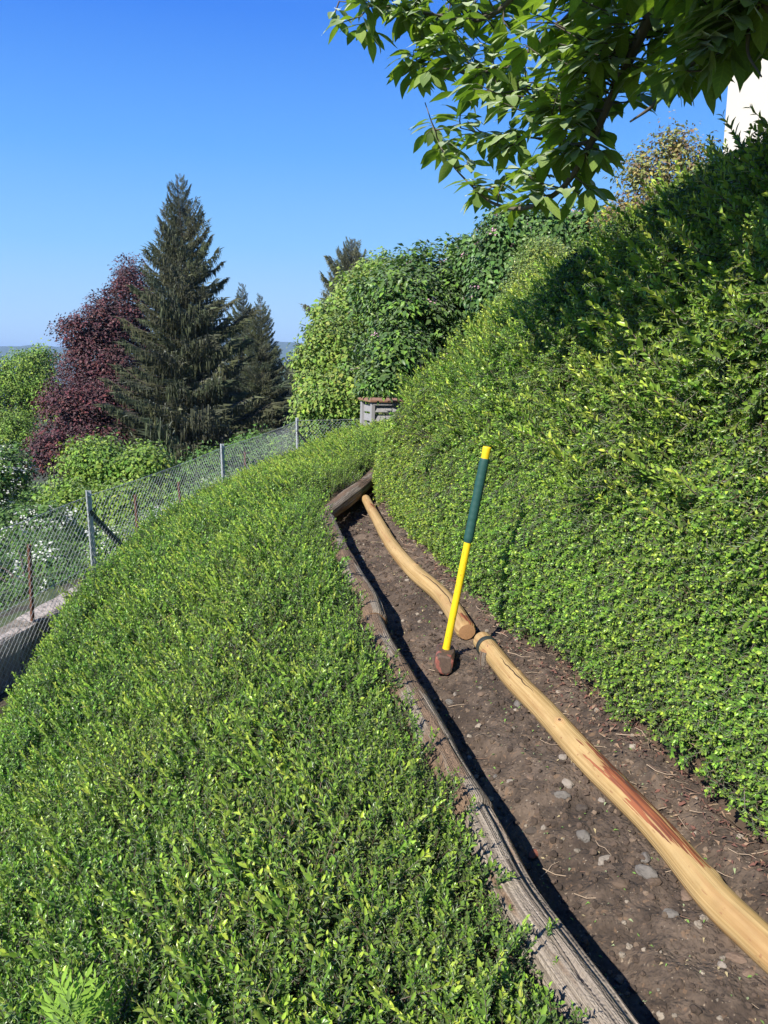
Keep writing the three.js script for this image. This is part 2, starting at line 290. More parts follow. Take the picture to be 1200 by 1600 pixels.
{
  const hedge = thing('spreading_hedge', 'broad low glossy evergreen hedge spreading downhill from the weathered grey logs', 'hedge');
  const kinds = [0, 1, 2, 3, 4].map(k => sprig(100 + k, { L: .12 + .02 * k % .05, pairs: 9, leaf: .021, width: .0092, tip: .6 }));
  const longs = [0, 1, 2, 3, 4, 5].map(k => sprig(140 + k, { L: .19 + .025 * (k % 3), pairs: 12, leaf: .030, width: .0118, tip: 1.0, sway: .16, angle: 36, stem: .0014 }));
  // x of the mats runs up the path, z towards the fence
  const mats = [0, 1, 2, 3, 4, 5, 6, 7].map(k => tuft(900 + k, { R: .26, count: 120, kinds, lean: [.12, .66, .66], spread: .32, depth: 1.4, sink: .045 }));
  const rim = [0, 1, 2].map(k => tuft(920 + k, { R: .09, count: 34, kinds, lean: [.05, .95, .1], spread: .45, depth: .9, size: .62 }));
  const warm = (p, r) => { const k = fbm(p.x * 1.1, p.z * 1.1, 7), m = .9 + .2 * r(); return [m * (1 + (k - .5) * .6), m, m]; };
  const flip = e => { return e; };
  scatter('foliage', mats, hedgeLeaf, lay(lowHedge, .02, .99, .185, 1.24, .185, 5, (u, v, r) => frameOn(lowHedge, u, v, UPQ, r, .35, 1, warm(lowHedge(u, v), r))), hedge);
  scatter('rim_foliage', rim, hedgeLeaf, lay(lowHedge, .02, .99, .045, .14, .075, 6, (u, v, r) => frameOn(lowHedge, u, v, UPQ, r, 1, .8 + .4 * r(), warm(lowHedge(u, v), r))), hedge);
  const r = seeded(55), tall = [];
  for (let i = 0; i < 9500; i++) {
    const u = Math.pow(r(), .8), v = .085 + r() * 1.04, a = lowHedge(u, v), d = dirOf(r, [-.68, .66, -.2], .22);
    const keep = fbm(a.x * 9, a.z * 9, 3, 2); if (keep < .40) continue;
    a.addScaledVector(d, -.09 - r() * .07);
    tall.push({ p: a, d, s: (.55 + .5 * r()) * (v < .16 ? .7 : 1), roll: r() * 6.28, tint: tintOf(r, .2, .1) });
  }
  const straw = []; for (let i = 0; i < 70; i++) { const u = .12 + .5 * r(), v = .2 + .8 * r(), a = lowHedge(u, v); a.y -= .015; straw.push({ p: a, d: dirOf(r, [.7, .25, -.5], .6), s: [1, .6 + 1.2 * r(), 1], roll: r() * 6.28, tint: [1.9, 1.9, 1.5] }); }
  const stalk = new Build(); stalk.tube([V(0, -.05, 0), V(.004, 0, .002), V(0, .05, .004)], [.0011, .0011, .0007], 4, [.24, .20, .11]); stalk.leaf(V(0, .01, 0), V(.5, .85, 0).normalize(), V(-.8, .5, .2), .03, .008, [.24, .20, .11]);
  scatter('dry_stalks', [stalk.geo()], vcMat(.9), straw, hedge);
  for (let i = 0; i < 150; i++) { const u = .16 + .3 * r(), v = .05 + .09 * r(), a = lowHedge(u, v), d = dirOf(r, [.25, .9, .15], .35); a.addScaledVector(d, -.05 - r() * .05); tall.push({ p: a, d, s: .5 + .4 * r(), roll: r() * 6.28, tint: tintOf(r, .2, .1) }); }
  scatter('shoots', longs, hedgeLeaf, tall, hedge);
}
{
  const hedge = thing('clipped_hedge', 'tall clipped small-leaved evergreen hedge covering the steep bank above the pale new logs', 'hedge');
  const small = [0, 1, 2, 3].map(k => sprig(200 + k, { L: .055, pairs: 6, leaf: .0135, width: .0074, tip: .8, angle: 58, bare: .1 }));
  const kinds = [0, 1, 2, 3, 4].map(k => sprig(220 + k, { L: .12, pairs: 10, leaf: .0205, width: .0092, tip: .6 }));
  const longs = [0, 1, 2, 3, 4, 5].map(k => sprig(240 + k, { L: .17 + .03 * (k % 3), pairs: 12, leaf: .029, width: .0118, tip: 1.0, sway: .18, angle: 38, stem: .0015 }));
  // y of the mats points out of the bank, z down its face
  const clipped = [0, 1, 2, 3, 4, 5].map(k => tuft(940 + k, { R: .17, count: k % 3 === 2 ? 190 : 260, kinds: small, lean: [0, .75, -.35], spread: .6, depth: .9, hole: k % 3 === 2 ? .07 : 0 }));
  const loose = [0, 1, 2, 3, 4, 5].map(k => tuft(960 + k, { R: .25, count: 130, kinds, lean: [-.15, .72, -.5], spread: .42, depth: 1.4, sink: .04 }));
  const out = V(-.7, .7, .1), tone = (p, r) => { const k = fbm(p.x * 1.4, p.y * 1.4, p.z * 1.4), m = .9 + .2 * r(); return [m * (1 + (k - .45) * .6), m, m]; };
  scatter('clipped_foliage', clipped, hedgeLeaf, lay(bankFace, .1, .9, .03, .44, .105, 15, (u, v, r) => { const p = bankFace(u, v); if (r() < smooth(.36, .46, v) || fbm(p.x * 4, p.y * 6, p.z * 4, 2) > .575 + .1 * r() || (v < .1 && noise(u * 46, 9) < .42)) return null; return frameOn(bankFace, u, v, out, r, .6, 1, tone(p, r)); }), hedge);
  scatter('foliage', loose, hedgeLeaf, lay(bankFace, .05, .95, .36, 1.5, .175, 17, (u, v, r) => frameOn(bankFace, u, v, out, r, .35, .9 + .25 * r(), tone(bankFace(u, v), r))), hedge);
  const r = seeded(9), tall = [], twigs = [];
  const faceNormal = (u, v) => { const a = bankFace(u, v), b = bankFace(u + .004, v), c = bankFace(u, v + .01); return V().subVectors(b, a).cross(V().subVectors(c, a)).normalize(); };
  for (let i = 0; i < 6600; i++) {
    const u = .06 + .88 * r(), v = .36 + .86 * r(), a = bankFace(u, v), n = faceNormal(u, v); if (n.x > 0) n.negate(); if (v > 1) n.set(0, 1, 0);
    if (fbm(a.x * 8, a.y * 8, a.z * 8, 2) < .4) continue;
    const d = dirOf(r, [n.x * .45 - .38, .78, n.z * .4 - .1], .24); a.addScaledVector(d, -.08 - .07 * r());
    tall.push({ p: a, d, s: .55 + .85 * r() * r() + .2 * r(), roll: r() * 6.28, tint: tintOf(r, .2, .15) });
  }
  for (let i = 0; i < 2400; i++) { // bare cut twigs inside the clipped face
    const u = .12 + .7 * r(), v = r() * .42, a = bankFace(u, v), n = faceNormal(u, v); if (n.x > 0) n.negate();
    a.addScaledVector(n, -.06 + .03 * r());
    const c = r(); twigs.push({ p: a, d: dirOf(r, [n.x * .6, .6, n.z * .6], .7), s: [1, .3 + .5 * r(), 1], roll: r() * 6.28, tint: c < .6 ? [.6, .6, .6] : [1.3, 1.25, 1.1] });
  }
  scatter('shoots', longs, hedgeLeaf, tall, hedge);
  const tw = [0, 1, 2].map(k => { const q = seeded(260 + k), b = new Build(); const e = [0, .4, 1].map(f => V((q() - .5) * .02, .09 * f, (q() - .5) * .02)); b.tube(e, [.0018, .0014, .0009], 4, [.2, .15, .105]); b.tube([e[1], V(.02, .06, .01)], [.0012, .0007], 3, [.2, .15, .105]); return b.geo(); });
  scatter('twigs', tw, vcMat(.9), twigs, hedge);
}

// ---------------------------------------------------------------- logs
function logGeo(pts, radii, { seg = 44, step = .014, groove = .1, lump = .08, seed = 1, knots = [] }) {
  const curve = new THREE.CatmullRomCurve3(pts, false, 'centripetal'), len = curve.getLength(), n = Math.ceil(len / step), rows = [], b = new Build();
  const W = [1, 1, 1];
  for (let k = 0; k <= n; k++) {
    const f = k / n, c = curve.getPointAt(f), d = curve.getTangentAt(f), u = V().crossVectors(UPQ, d).normalize(), w = V().crossVectors(d, u).normalize();
    const fr = f * (radii.length - 1), i = Math.min(Math.floor(fr), radii.length - 2), R = radii[i] + (radii[i + 1] - radii[i]) * smooth(0, 1, fr - i);
    const endRound = 1 - .16 * Math.pow(1 - Math.min(1, Math.min(k, n - k) * step / .018), 2);
    rows.push(b.p.length / 3);
    for (let j = 0; j <= seg; j++) {
      const a = j / seg * 2 * Math.PI, ca = Math.cos(a), sa = Math.sin(a), s = f * len;
      const fine = fbm(ca * 5 + seed, sa * 5, s * 1.4 + 3, 3) - .5, crack = Math.pow(Math.abs(noise(ca * 3.6 + seed * 3, sa * 3.6, s * .9 + 40) - .5) * 2, .5);
      const big = fbm(ca * .9 + seed * 7, sa * .9, s * 4.2 + 11, 3) - .5;
      let knot = 0; for (const [ks, ka, kr, kh] of knots) { const da = Math.atan2(Math.sin(a - ka), Math.cos(a - ka)) * R, dd = (da * da + (s - ks) * (s - ks)) / (kr * kr); if (dd < 9) knot += kh * (Math.exp(-dd) - .55 * Math.exp(-dd * 9)) / R; }
      const q = R * endRound * (1 + knot + lump * 2 * big + groove * fine - groove * 1.3 * Math.max(0, .28 - crack) / .28 * (groove > .05 ? 1 : 0));
      b.v(c.x + u.x * ca * q + w.x * sa * q, c.y + u.y * ca * q + w.y * sa * q, c.z + u.z * ca * q + w.z * sa * q, W, j / seg, s);
    }
    if (k) for (let j = 0; j < seg; j++) { const p = rows[k - 1] + j, q = rows[k] + j; b.t(p, p + 1, q); b.t(p + 1, q + 1, q); }
  }
  const caps = [];
  for (const [k, sgn] of [[0, -1], [n, 1]]) {
    const ends = new Build(); caps.push(ends);
    const c = curve.getPointAt(k / n), d = curve.getTangentAt(k / n), o = ends.v(c.x + d.x * sgn * .002, c.y + d.y * sgn * .002, c.z + d.z * sgn * .002, W, .5, .5), first = ends.p.length / 3;
    for (let j = 0; j <= seg; j++) { const q = (rows[k] + j) * 3, a = j / seg * 2 * Math.PI; ends.v(b.p[q], b.p[q + 1], b.p[q + 2], W, .5 + .5 * Math.cos(a), .5 + .5 * Math.sin(a)); if (j) { if (sgn < 0) ends.t(o, first + j, first + j - 1); else ends.t(o, first + j - 1, first + j); } }
  }
  return { body: b.geo(), ends: caps.map(e => e.geo()), curve, len };
}
const ringMap = texture(256, 256, (u, v) => { const d = Math.hypot(u - .5, v - .5) * 2, a = Math.atan2(v - .5, u - .5), w = .5 + .5 * Math.sin(d * 60 + 3 * fbm(u * 6, v * 6)); return mul3(mix3([.28, .14, .06], [.40, .22, .10], w), .75 + .5 * fbm(u * 20, v * 20)); });
const cutWood = new THREE.MeshStandardMaterial({ map: ringMap, roughness: .85, side: THREE.DoubleSide });
const oldCut = new THREE.MeshStandardMaterial({ map: ringMap, color: new THREE.Color().setRGB(.42, .42, .42), roughness: .95, side: THREE.DoubleSide });
function oldWood(seed, grey) { // weathered wood: grey fibres, brown earth crust
  const f = (u, v) => {
    const x = Math.cos(u * 6.283), y = Math.sin(u * 6.283), s = v * 1.0;
    const fib = fbm(x * 14 + seed, y * 14, s * 5 + 1, 4), stripe = fbm(x * 30 + seed, y * 30, s * 3 + 9, 2), soil = fbm(x * 1.6 + seed * 5, y * 1.6, s * 4 + 3, 4), fleck = noise(u * 190, v * 260, seed);
    let c = mix3([.10, .078, .058], [.34, .285, .225], smooth(.25, .75, fib * .55 + stripe * .45));
    c = mix3(c, mul3([.15, .098, .062], .7 + .7 * noise(u * 120, v * 160, seed)), smooth(.62 - .35 * (1 - grey), .74 - .35 * (1 - grey), soil));
    if (stripe < .30) c = mul3(c, .35 + stripe * 1.6);
    return fleck > .93 ? mul3(c, 1.5) : c;
  };
  const bump = texture(512, 1024, (u, v) => { const x = Math.cos(u * 6.283), y = Math.sin(u * 6.283), b = fbm(x * 22 + seed, y * 22, v * 4 + 1, 4) * .7 + .3 * noise(u * 170, v * 220, seed); return [b, b, b]; }, false, 1, 1);
  return new THREE.MeshStandardMaterial({ map: texture(512, 1024, f), bumpMap: bump, bumpScale: .010, roughness: .95, side: THREE.DoubleSide });
}
const greyOld = oldWood(3, 1), brownOld = oldWood(8, .5);
const lift = (a, h) => a.map(p => V(p[0], p[1] + h, p[2]));
function oldLog(pts, radii, mat, label, opt, h = -.03) {
  const g = thing('old_log', label, 'log', [0, 0, 0], 'weathered logs edging the low hedge'), l = logGeo(lift(pts, h), radii, opt);
  part('body', l.body, mat, g); for (const e of l.ends) part('cut_end', e, oldCut, g); return g;
}
oldLog([[.62, .155, -.75], [0.432, 0.193, -1.287], [0.381, 0.204, -1.423], [0.319, 0.218, -1.604], [0.273, 0.236, -1.828], [0.251, 0.244, -1.928]], [.067, .066, .064, .06, .056], greyOld, 'silver-grey split weathered log along the low hedge, its fibres cracked open', { groove: .26, lump: .08, seed: 4 });
oldLog([[0.25, 0.239, -1.924], [0.205, 0.259, -2.113], [0.115, 0.289, -2.488], [0.044, 0.312, -2.776], [-0.018, 0.33, -3.003], [-0.061, 0.346, -3.328]], [.062, .060, .060, .058, .060, .054], brownOld, 'soil-crusted brown log beside the sledgehammer, between two other old logs', { groove: .13, lump: .14, seed: 11 });
oldLog([[-0.042, 0.349, -3.239], [-0.068, 0.363, -3.389], [-0.151, 0.394, -3.742], [-0.267, 0.432, -4.278], [-0.38, 0.479, -4.865], [-0.412, 0.492, -5.02]], [.062, .066, .062, .06, .064, .06], brownOld, 'dark earthy old log opposite the thin far new log', { groove: .13, lump: .12, seed: 23 });
oldLog([[-0.395, 0.487, -4.957], [-0.316, 0.516, -5.197], [-0.211, 0.545, -5.564], [-0.125, 0.567, -5.961], [-0.021, 0.601, -6.387], [.25, .63, -6.75]], [.052, .060, .054, .050, .050, .05], brownOld, 'thick old log turning the corner where the path bends away', { groove: .12, lump: .1, seed: 31 }, -.03);

function crack(g, l, f0, f1, turn, R) { // dark drying crack that follows the log
  const b = new Build(), e = []; for (let k = 0; k <= 40; k++) { const f = f0 + (f1 - f0) * k / 40, c = l.curve.getPointAt(f), t = l.curve.getTangentAt(f), u = V().crossVectors(UPQ, t).normalize(), w = V().crossVectors(t, u).normalize(), a = turn + .16 * (noise(k * .35, 5 + turn) - .5), q = R(f); e.push(V().copy(c).addScaledVector(u, q * Math.cos(a)).addScaledVector(w, q * Math.sin(a))); }
  b.tube(e, e.map((_, k) => .0030 * Math.sin(Math.PI * (k + 2) / 44)), 5, [.05, .028, .015]); part('crack', b.geo(), vcMat(1), g);
}
function newWood(seed, stains, knots) {
  const f = (u, v) => {
    const x = Math.cos(u * 6.283), y = Math.sin(u * 6.283);
    const fib = fbm(x * 6 + seed + .5 * noise(v * 7, u * 3), y * 6, v * 6 + 1, 4), wav = fbm(x * 2 + seed * 3, y * 2, v * 3 + 7, 3), speck = fbm(u * 40 + seed, v * 60, 3, 2);
    let c = mix3([.34, .22, .085], [.43, .295, .130], smooth(.25, .75, fib));
    c = mix3(c, [.29, .15, .055], .5 * smooth(.5, .72, wav));
    c = mul3(c, .9 + .2 * fbm(u * 9 + seed, v * 30, 6, 3));
    if (speck > .77 && wav > .45) c = mix3(c, [.26, .13, .055], .8 * smooth(.77, .84, speck));
    for (const [ku, kv, kr] of knots) { let du = Math.abs(u - ku); du = Math.min(du, 1 - du) * .4; const d = Math.hypot(du, v - kv) / kr; if (d < 2.2) { const ring = .5 + .5 * Math.sin(d * 14); c = mix3(c, mix3([.33, .17, .07], [.55, .35, .16], ring), .8 * smooth(2.2, .6, d)); if (d < .45) c = [.11, .055, .03]; } }
    for (const [su, sv, ru, rv, lean] of stains) { // strips of red-brown bark left by the peeling
      let du = u - su - lean * (v - sv); du -= Math.round(du);
      const e = Math.hypot(du / ru, (v - sv) / rv) + (fbm(u * 26 + v * 4, v * 9, seed + 2, 4) - .5) * 2.0;
      if (e < 1) c = mix3(c, mix3([.12, .036, .016], [.27, .085, .034], smooth(.3, .7, fbm(u * 70, v * 9, 5, 3))), smooth(1, .9, e) * (fbm(u * 50, v * 7, 9, 3) > .66 ? .15 : 1));
    }
    return c;
  };
  const bump = texture(256, 512, (u, v) => { const b = fbm(Math.cos(u * 6.283) * 10 + seed, Math.sin(u * 6.283) * 10, v * 5 + 1, 4); return [b, b, b]; }, false, 1, .5);
  const map = texture(512, 2048, (u, v) => f(u, v * 2), true, 1, .5);
  return new THREE.MeshStandardMaterial({ map, bumpMap: bump, bumpScale: .0025, roughness: .72, side: THREE.DoubleSide });
}
{
  const g = thing('new_log', 'long thick freshly peeled pale log with a dark band and red bark patch', 'log', [0, 0, 0], 'freshly peeled logs edging the clipped hedge');
  const pts = lift([[1.02, .165, -1.12], [0.846, 0.202, -1.529], [0.805, 0.211, -1.636], [0.744, 0.233, -1.906], [0.643, 0.258, -2.231], [0.563, 0.282, -2.528], [0.489, 0.302, -2.77], [0.413, 0.329, -3.108]], -.035);
  const l = logGeo(pts, [.043, .041, .043, .039, .043, .041, .040, .041], { groove: .045, lump: .075, seed: 51, step: .010, knots: [[1.35, 1.26, .022, .008], [.62, 2.6, .02, .007], [1.72, 1.9, .018, .006], [.32, 2.5, .02, .008], [1.05, 2.9, .018, .007], [1.95, 1.0, .014, .005]] });
  part('body', l.body, newWood(2, [[.30, .93, .17, .24, -.10], [.36, 1.22, .06, .14, 0], [.33, 2.17, .33, .06, 0]], [[.2, 1.35, .016], [.414, .62, .013], [.302, 1.72, .011], [.16, 1.95, .009], [.398, .32, .013], [.46, 1.05, .011]]), g);
  for (const e of l.ends) part('cut_end', e, cutWood, g);
  crack(g, l, .42, .60, 1.75, () => .0402); crack(g, l, .08, .22, 2.1, () => .0418); crack(g, l, .74, .88, 1.3, () => .0405);
  const f = 1 - .075 / l.len, c = l.curve.getPointAt(f), d = l.curve.getTangentAt(f), band = [];
  for (let k = 0; k <= 6; k++) band.push([[.039, -.012], [.0445, -.012], [.0465, -.008], [.0465, .008], [.0445, .012], [.039, .012], [.039, -.012]][k]);
  const lg = new THREE.LatheGeometry(band.map(q => new THREE.Vector2(q[0], q[1])), 40), bm = part('band', lg, std(.018, .024, .02, .7), g);
  bm.position.copy(c); bm.quaternion.setFromUnitVectors(UPQ, d);
}
{
  const g = thing('new_log', 'thinner peeled pale log with a long crack, ending beside the path bend', 'log', [0, 0, 0], 'freshly peeled logs edging the clipped hedge');
  const pts = lift([[0.363, 0.316, -3.199], [0.29, 0.348, -3.598], [0.16, 0.377, -3.965], [0.049, 0.413, -4.409], [-0.055, 0.461, -5.019], [-0.135, 0.501, -5.515]], -.022);
  const l = logGeo(pts, [.044, .042, .040, .037, .034, .031], { groove: .045, lump: .075, seed: 67, step: .010, knots: [[.8, 1.9, .016, .006], [1.5, 2.5, .014, .005], [2.1, 1.3, .012, .004]] });
  part('body', l.body, newWood(9, [[.34, .05, .1, .05, 0]], [[.3, .8, .014], [.4, 1.5, .012], [.2, 2.1, .01]]), g);
  for (const e of l.ends) part('cut_end', e, cutWood, g);
  crack(g, l, .012, .34, 1.28, R => .043 - .009 * R);
}
{ // short round peg knocked in beside the banded log
  const g = thing('wooden_peg', 'short rough brown wooden peg driven in beside the banded log', 'peg', [0.41, 0.237, -2.959]);
  const l = logGeo([V(0, -.06, 0), V(.001, .0, 0), V(.003, .065, .004)], [.026, .025, .024], { groove: .16, lump: .1, seed: 5, seg: 28, step: .008 });
  part('shaft', l.body, brownOld, g); for (const e of l.ends) part('cut_end', e, cutWood, g);
}

// ---------------------------------------------------------------- sledgehammer standing on its head
{
  const base = va([0.239, 0.238, -2.976]), top = va([0.4, 1.13, -2.974]); base.y = soilY(base.x, base.z) - .006;
  const g = thing('sledgehammer', 'sledgehammer standing on its head, yellow shaft with dark green grip', 'hammer', [base.x, base.y, base.z]);
  const d = V().subVectors(top, base), L = d.length(); d.normalize();
  const q = new THREE.Quaternion().setFromUnitVectors(UPQ, d).multiply(new THREE.Quaternion().setFromAxisAngle(UPQ, -.12));
  // head lies along the local z axis: square middle, chamfered striking ends
  const sec = (h, k) => { const c = h * k, r = []; for (const [x, y] of [[h, c], [c, h], [-c, h], [-h, c], [-h, -c], [-c, -h], [c, -h], [h, -c]]) r.push([x, y]); return r; };
  const prof = [[-.085, .026, .62], [-.081, .032, .62], [-.05, .034, .66], [-.03, .0335, .82], [0, .034, .86], [.03, .0335, .82], [.05, .034, .66], [.081, .032, .62], [.085, .026, .62]], b = new Build(), rows = [];
  const rc = seeded(77);
  prof.forEach(([z, h, k], n) => { rows.push(b.p.length / 3); sec(h, k).forEach(([x, y]) => { b.v(x * 1.12, (y + .036) * 1.2, z * .95, [1, 1, 1], x * 10 + y * 7, z * 10 + y * 4); }); if (n) for (let j = 0; j < 8; j++) { const a = rows[n - 1] + j, e = rows[n - 1] + (j + 1) % 8, c = rows[n] + j, f = rows[n] + (j + 1) % 8; b.t(a, e, c); b.t(e, f, c); } });
  for (const k of [0, prof.length - 1]) for (let j = 1; j < 7; j++) b.t(rows[k], rows[k] + j, rows[k] + j + 1);
  const hm = texture(256, 256, (u, v) => { const n = tileNoise(u, v, 5), m = tileNoise(u, v, 40, 3); let c = mix3([.055, .036, .028], [.13, .085, .06], m); return mix3(c, mix3([.22, .06, .045], [.30, .12, .09], m), smooth(.60, .66, n)); });
  let hg = b.geo().toNonIndexed(); hg.computeVertexNormals();
  const head = part('head', hg, new THREE.MeshStandardMaterial({ map: hm, roughness: .75, metalness: .15, side: THREE.DoubleSide }), g); head.quaternion.copy(q);
  const rod = (list, n = 24) => new THREE.LatheGeometry(list.map(([r, y]) => new THREE.Vector2(r, y)), n);
  const yellow = std(.74, .52, .012, .42, { map: texture(128, 512, (u, v) => { const n = tileNoise(u, v, 4, 4, 1, 6), m = tileNoise(u, v, 24, 2, 1, 8); return mul3(m > .8 ? [.45, .4, .6] : [1, 1, 1], .86 + .2 * n); }) });
  const shaft = part('shaft', rod([[.0, .03], [.0155, .03], [.0155, .085], [.0165, .09], [.0155, .1], [.0148, .3], [.0150, L * .55], [.0158, L - .03], [.0172, L - .006], [.0155, L], [0, L]]), yellow, g); shaft.scale.set(.98, 1, .82); shaft.quaternion.copy(q);
  const ga = L * .595, gb = L * .945, gr = [[.0162, ga - .012]]; for (let k = 0; k <= 60; k++) gr.push([.0188 + .0003 * Math.sin(k * 1.25) + .0012 * noise(k * .35, 2), ga + (gb - ga) * k / 60]); gr.push([.0168, gb + .004]);
  const grip = part('grip', rod(gr), std(.012, .065, .055, .62), g); grip.scale.set(.97, 1, .84); grip.quaternion.copy(q);
}

// ---------------------------------------------------------------- fence, wall, old posts
const along2 = fenceAt(1).sub(fenceAt(0)).setY(0).normalize(), across = V(-along2.z, 0, along2.x); // across points to the path
if (across.x < 0) across.negate();
const galv = std(.55, .57, .58, .45, { metalness: .35 }), steelDark = std(.06, .075, .085, .55, { metalness: .4 }), rustMat = new THREE.MeshStandardMaterial({ roughness: .95, side: THREE.DoubleSide, map: texture(128, 128, (u, v) => mix3([.10, .040, .022], [.22, .10, .06], tileNoise(u, v, 10))) });
{
  const fence = thing('chain_link_fence', 'galvanised chain-link fence on angle-iron posts below the low hedge', 'fence');
  const corner = fenceAt(2), turn = V(.42, .62, -12.5), posts = [fenceAt(-1), fenceAt(0), fenceAt(1), corner, V(.42, .66, -12.5)];
  posts.forEach((p, k) => {
    const b = new Build(), H = 1.3;
    b.box(0, .03 - H / 2, 0, .005, H, .044, [1, 1, 1]); b.box(.0225, .028 - H / 2, -.0195, .04, H - .004, .005, [1, 1, 1]);
    const post = part('post', b.geo(), galv, fence); post.position.set(p.x, p.y, p.z); post.rotation.y = .5;
  });
  for (const k of [1, 3]) { // raking struts
    const a = V().copy(posts[k]); a.y -= .16; const dir = k === 1 ? along2 : V().subVectors(turn, corner).setY(0).normalize(), e = V().copy(a).addScaledVector(dir, k === 1 ? .95 : .7); e.y -= .86;
    const b = new Build(), L = a.distanceTo(e); b.box(0, L / 2, 0, .036, L, .005, [1, 1, 1]); b.box(.0155, L / 2, .0195, .005, L, .034, [1, 1, 1]);
    const s = part('strut', b.geo(), steelDark, fence); s.position.copy(a); s.quaternion.setFromUnitVectors(UPQ, V().subVectors(e, a).normalize());
  }
  const spans = [[fenceAt(-1.7), fenceAt(-1)], [fenceAt(-1), fenceAt(0)], [fenceAt(0), fenceAt(1)], [fenceAt(1), corner], [corner, turn]], a = .0285, rows = 41;
  const wire = new Build(), W = [1, 1, 1], tension = new Build();
  for (const [A, B] of spans) {
    const len = Math.hypot(B.x - A.x, B.z - A.z), n = Math.floor(len / a), sag = f => -.018 * Math.sin(Math.PI * f);
    for (let i = 0; i < n; i++) {
      const pts = [];
      for (let j = 0; j <= rows; j++) { const f = (i + (i + j) % 2) / n, p = V().lerpVectors(A, B, f); p.y += sag(f) - .012 - j * a + .004 * noise(i * .2, j * .2); p.addScaledVector(across, .024 + ((i + j) % 2 ? .0016 : -.0016) + .025 * (noise(i * .05, j * .08, 3) - .5)); pts.push(p); }
      wire.tube(pts, .0021, 3, W);
    }
    for (const dy of [-.012, -.6]) { const pts = []; for (let k = 0; k <= 12; k++) { const p = V().lerpVectors(A, B, k / 12); p.y += sag(k / 12) + dy; p.addScaledVector(across, .026); pts.push(p); } tension.tube(pts, .002, 4, W); }
  }
  part('wire_mesh', wire.geo(), galv, fence, 'stuff'); part('tension_wire', tension.geo(), galv, fence);
  // low concrete wall just beyond the wire
  const wall = new Build(), prof = [[-.02, -.75], [-.02, -.02], [-.045, 0], [-.2, .015], [-.225, -.01], [-.225, -.9]], nn = 140, st = [];
  for (let k = 0; k <= nn; k++) { const c = fenceAt(-2.6 + 4.6 * k / nn); c.y -= .845; st.push(wall.p.length / 3); prof.forEach(([o, y], j) => { const q = V().copy(c).addScaledVector(across, o + .012 * (noise(k * .9, j * 2.1) - .5)); wall.v(q.x, c.y + y + .022 * (noise(k * .5, j, 4) - .5), q.z, W, k * .088, j * .12); }); if (k) for (let j = 0; j < prof.length - 1; j++) { const p = st[k - 1] + j, q = st[k] + j; wall.t(p, p + 1, q); wall.t(p + 1, q + 1, q); } }
  const cm = texture(512, 512, (u, v) => { const n = tileNoise(u, v, 6), m = tileNoise(u, v, 60, 3); let c = mul3([.36, .31, .27], .75 + .5 * m); c = mix3(c, [.12, .10, .07], .75 * smooth(.56, .68, n)); return m > .7 ? mul3(c, 1.25) : m < .32 ? mul3(c, .6) : c; });
  const wg = wall.geo().toNonIndexed(); wg.computeVertexNormals();
  single('boundary_wall', wg, new THREE.MeshStandardMaterial({ map: cm, bumpMap: texture(256, 256, (u, v) => { const b = tileNoise(u, v, 30, 3); return [b, b, b]; }, false), bumpScale: .01, roughness: 1, side: THREE.DoubleSide }), 'low rough concrete boundary wall running behind the wire fence', 'wall');
  const rustLabels = ['rusty thin iron post on the concrete wall, lone one before the first strut', 'short rusty iron post just past the dark raking strut', 'rusty iron post midway between two galvanised fence posts', 'rusty iron post hidden low behind the furthest fence span'];
  [-.27, .32, .66, 1.3].forEach((k, i) => {
    const p = fenceAt(k).addScaledVector(across, -.06), H = .62 + .05 * (i % 2), b = new Build();
    b.box(0, H / 2, 0, .03, H, .006, W); b.box(0, H / 2, .015, .006, H - .004, .026, W);
    const m = single('rusty_post', b.geo(), rustMat, rustLabels[i], 'post', [p.x, p.y - .86, p.z], 'rusty posts of the older fence'); m.rotation.set(.02 * (i - 1), .3, .03 * (i % 3 - 1));
  });
}

// ---------------------------------------------------------------- slatted wooden box by the far end of the fence
{
  const at = [-0.046, 0.717, -11.063], g = thing('slatted_box', 'weathered grey slatted wooden box with a thin red-brown lid', 'box', [at[0], at[1] - .52, at[2]]);
  g.rotation.set(0, .38, -.03);
  const gm = new THREE.MeshStandardMaterial({ roughness: .9, side: THREE.DoubleSide, map: texture(256, 256, (u, v) => mul3([.30, .295, .30], .6 + .7 * tileNoise(u, v, 6, 4, 6, 1))) });
  for (const [x, z] of [[-.22, .2], [.22, .2], [-.22, -.2], [.22, -.2]]) { const p = part('corner_post', new RoundedBoxGeometry(.055, .7, .055, 1, .004), gm, g); p.position.set(x, .35, z); }
  for (let k = 0; k < 5; k++) for (const s of [0, 1, 2]) { const p = part('slat', new RoundedBoxGeometry(.39, .1, .014, 1, .003), gm, g); p.position.set(s === 0 ? 0 : s === 1 ? -.2 : .2, .1 + k * .128, s === 0 ? .2 : 0); p.rotation.set(s === 0 ? -.42 : 0, s ? Math.PI / 2 : 0, 0); }
  const rail = part('rail', new RoundedBoxGeometry(.44, .05, .03, 1, .004), gm, g); rail.position.set(0, .685, .216);
  const lid = part('lid', new RoundedBoxGeometry(.56, .03, .5, 1, .005), new THREE.MeshStandardMaterial({ roughness: .9, map: texture(128, 128, (u, v) => mul3([.26, .14, .085], .7 + .6 * tileNoise(u, v, 4, 4, 1, 8))) }), g); lid.position.set(0, .728, 0); lid.rotation.x = .04;
}

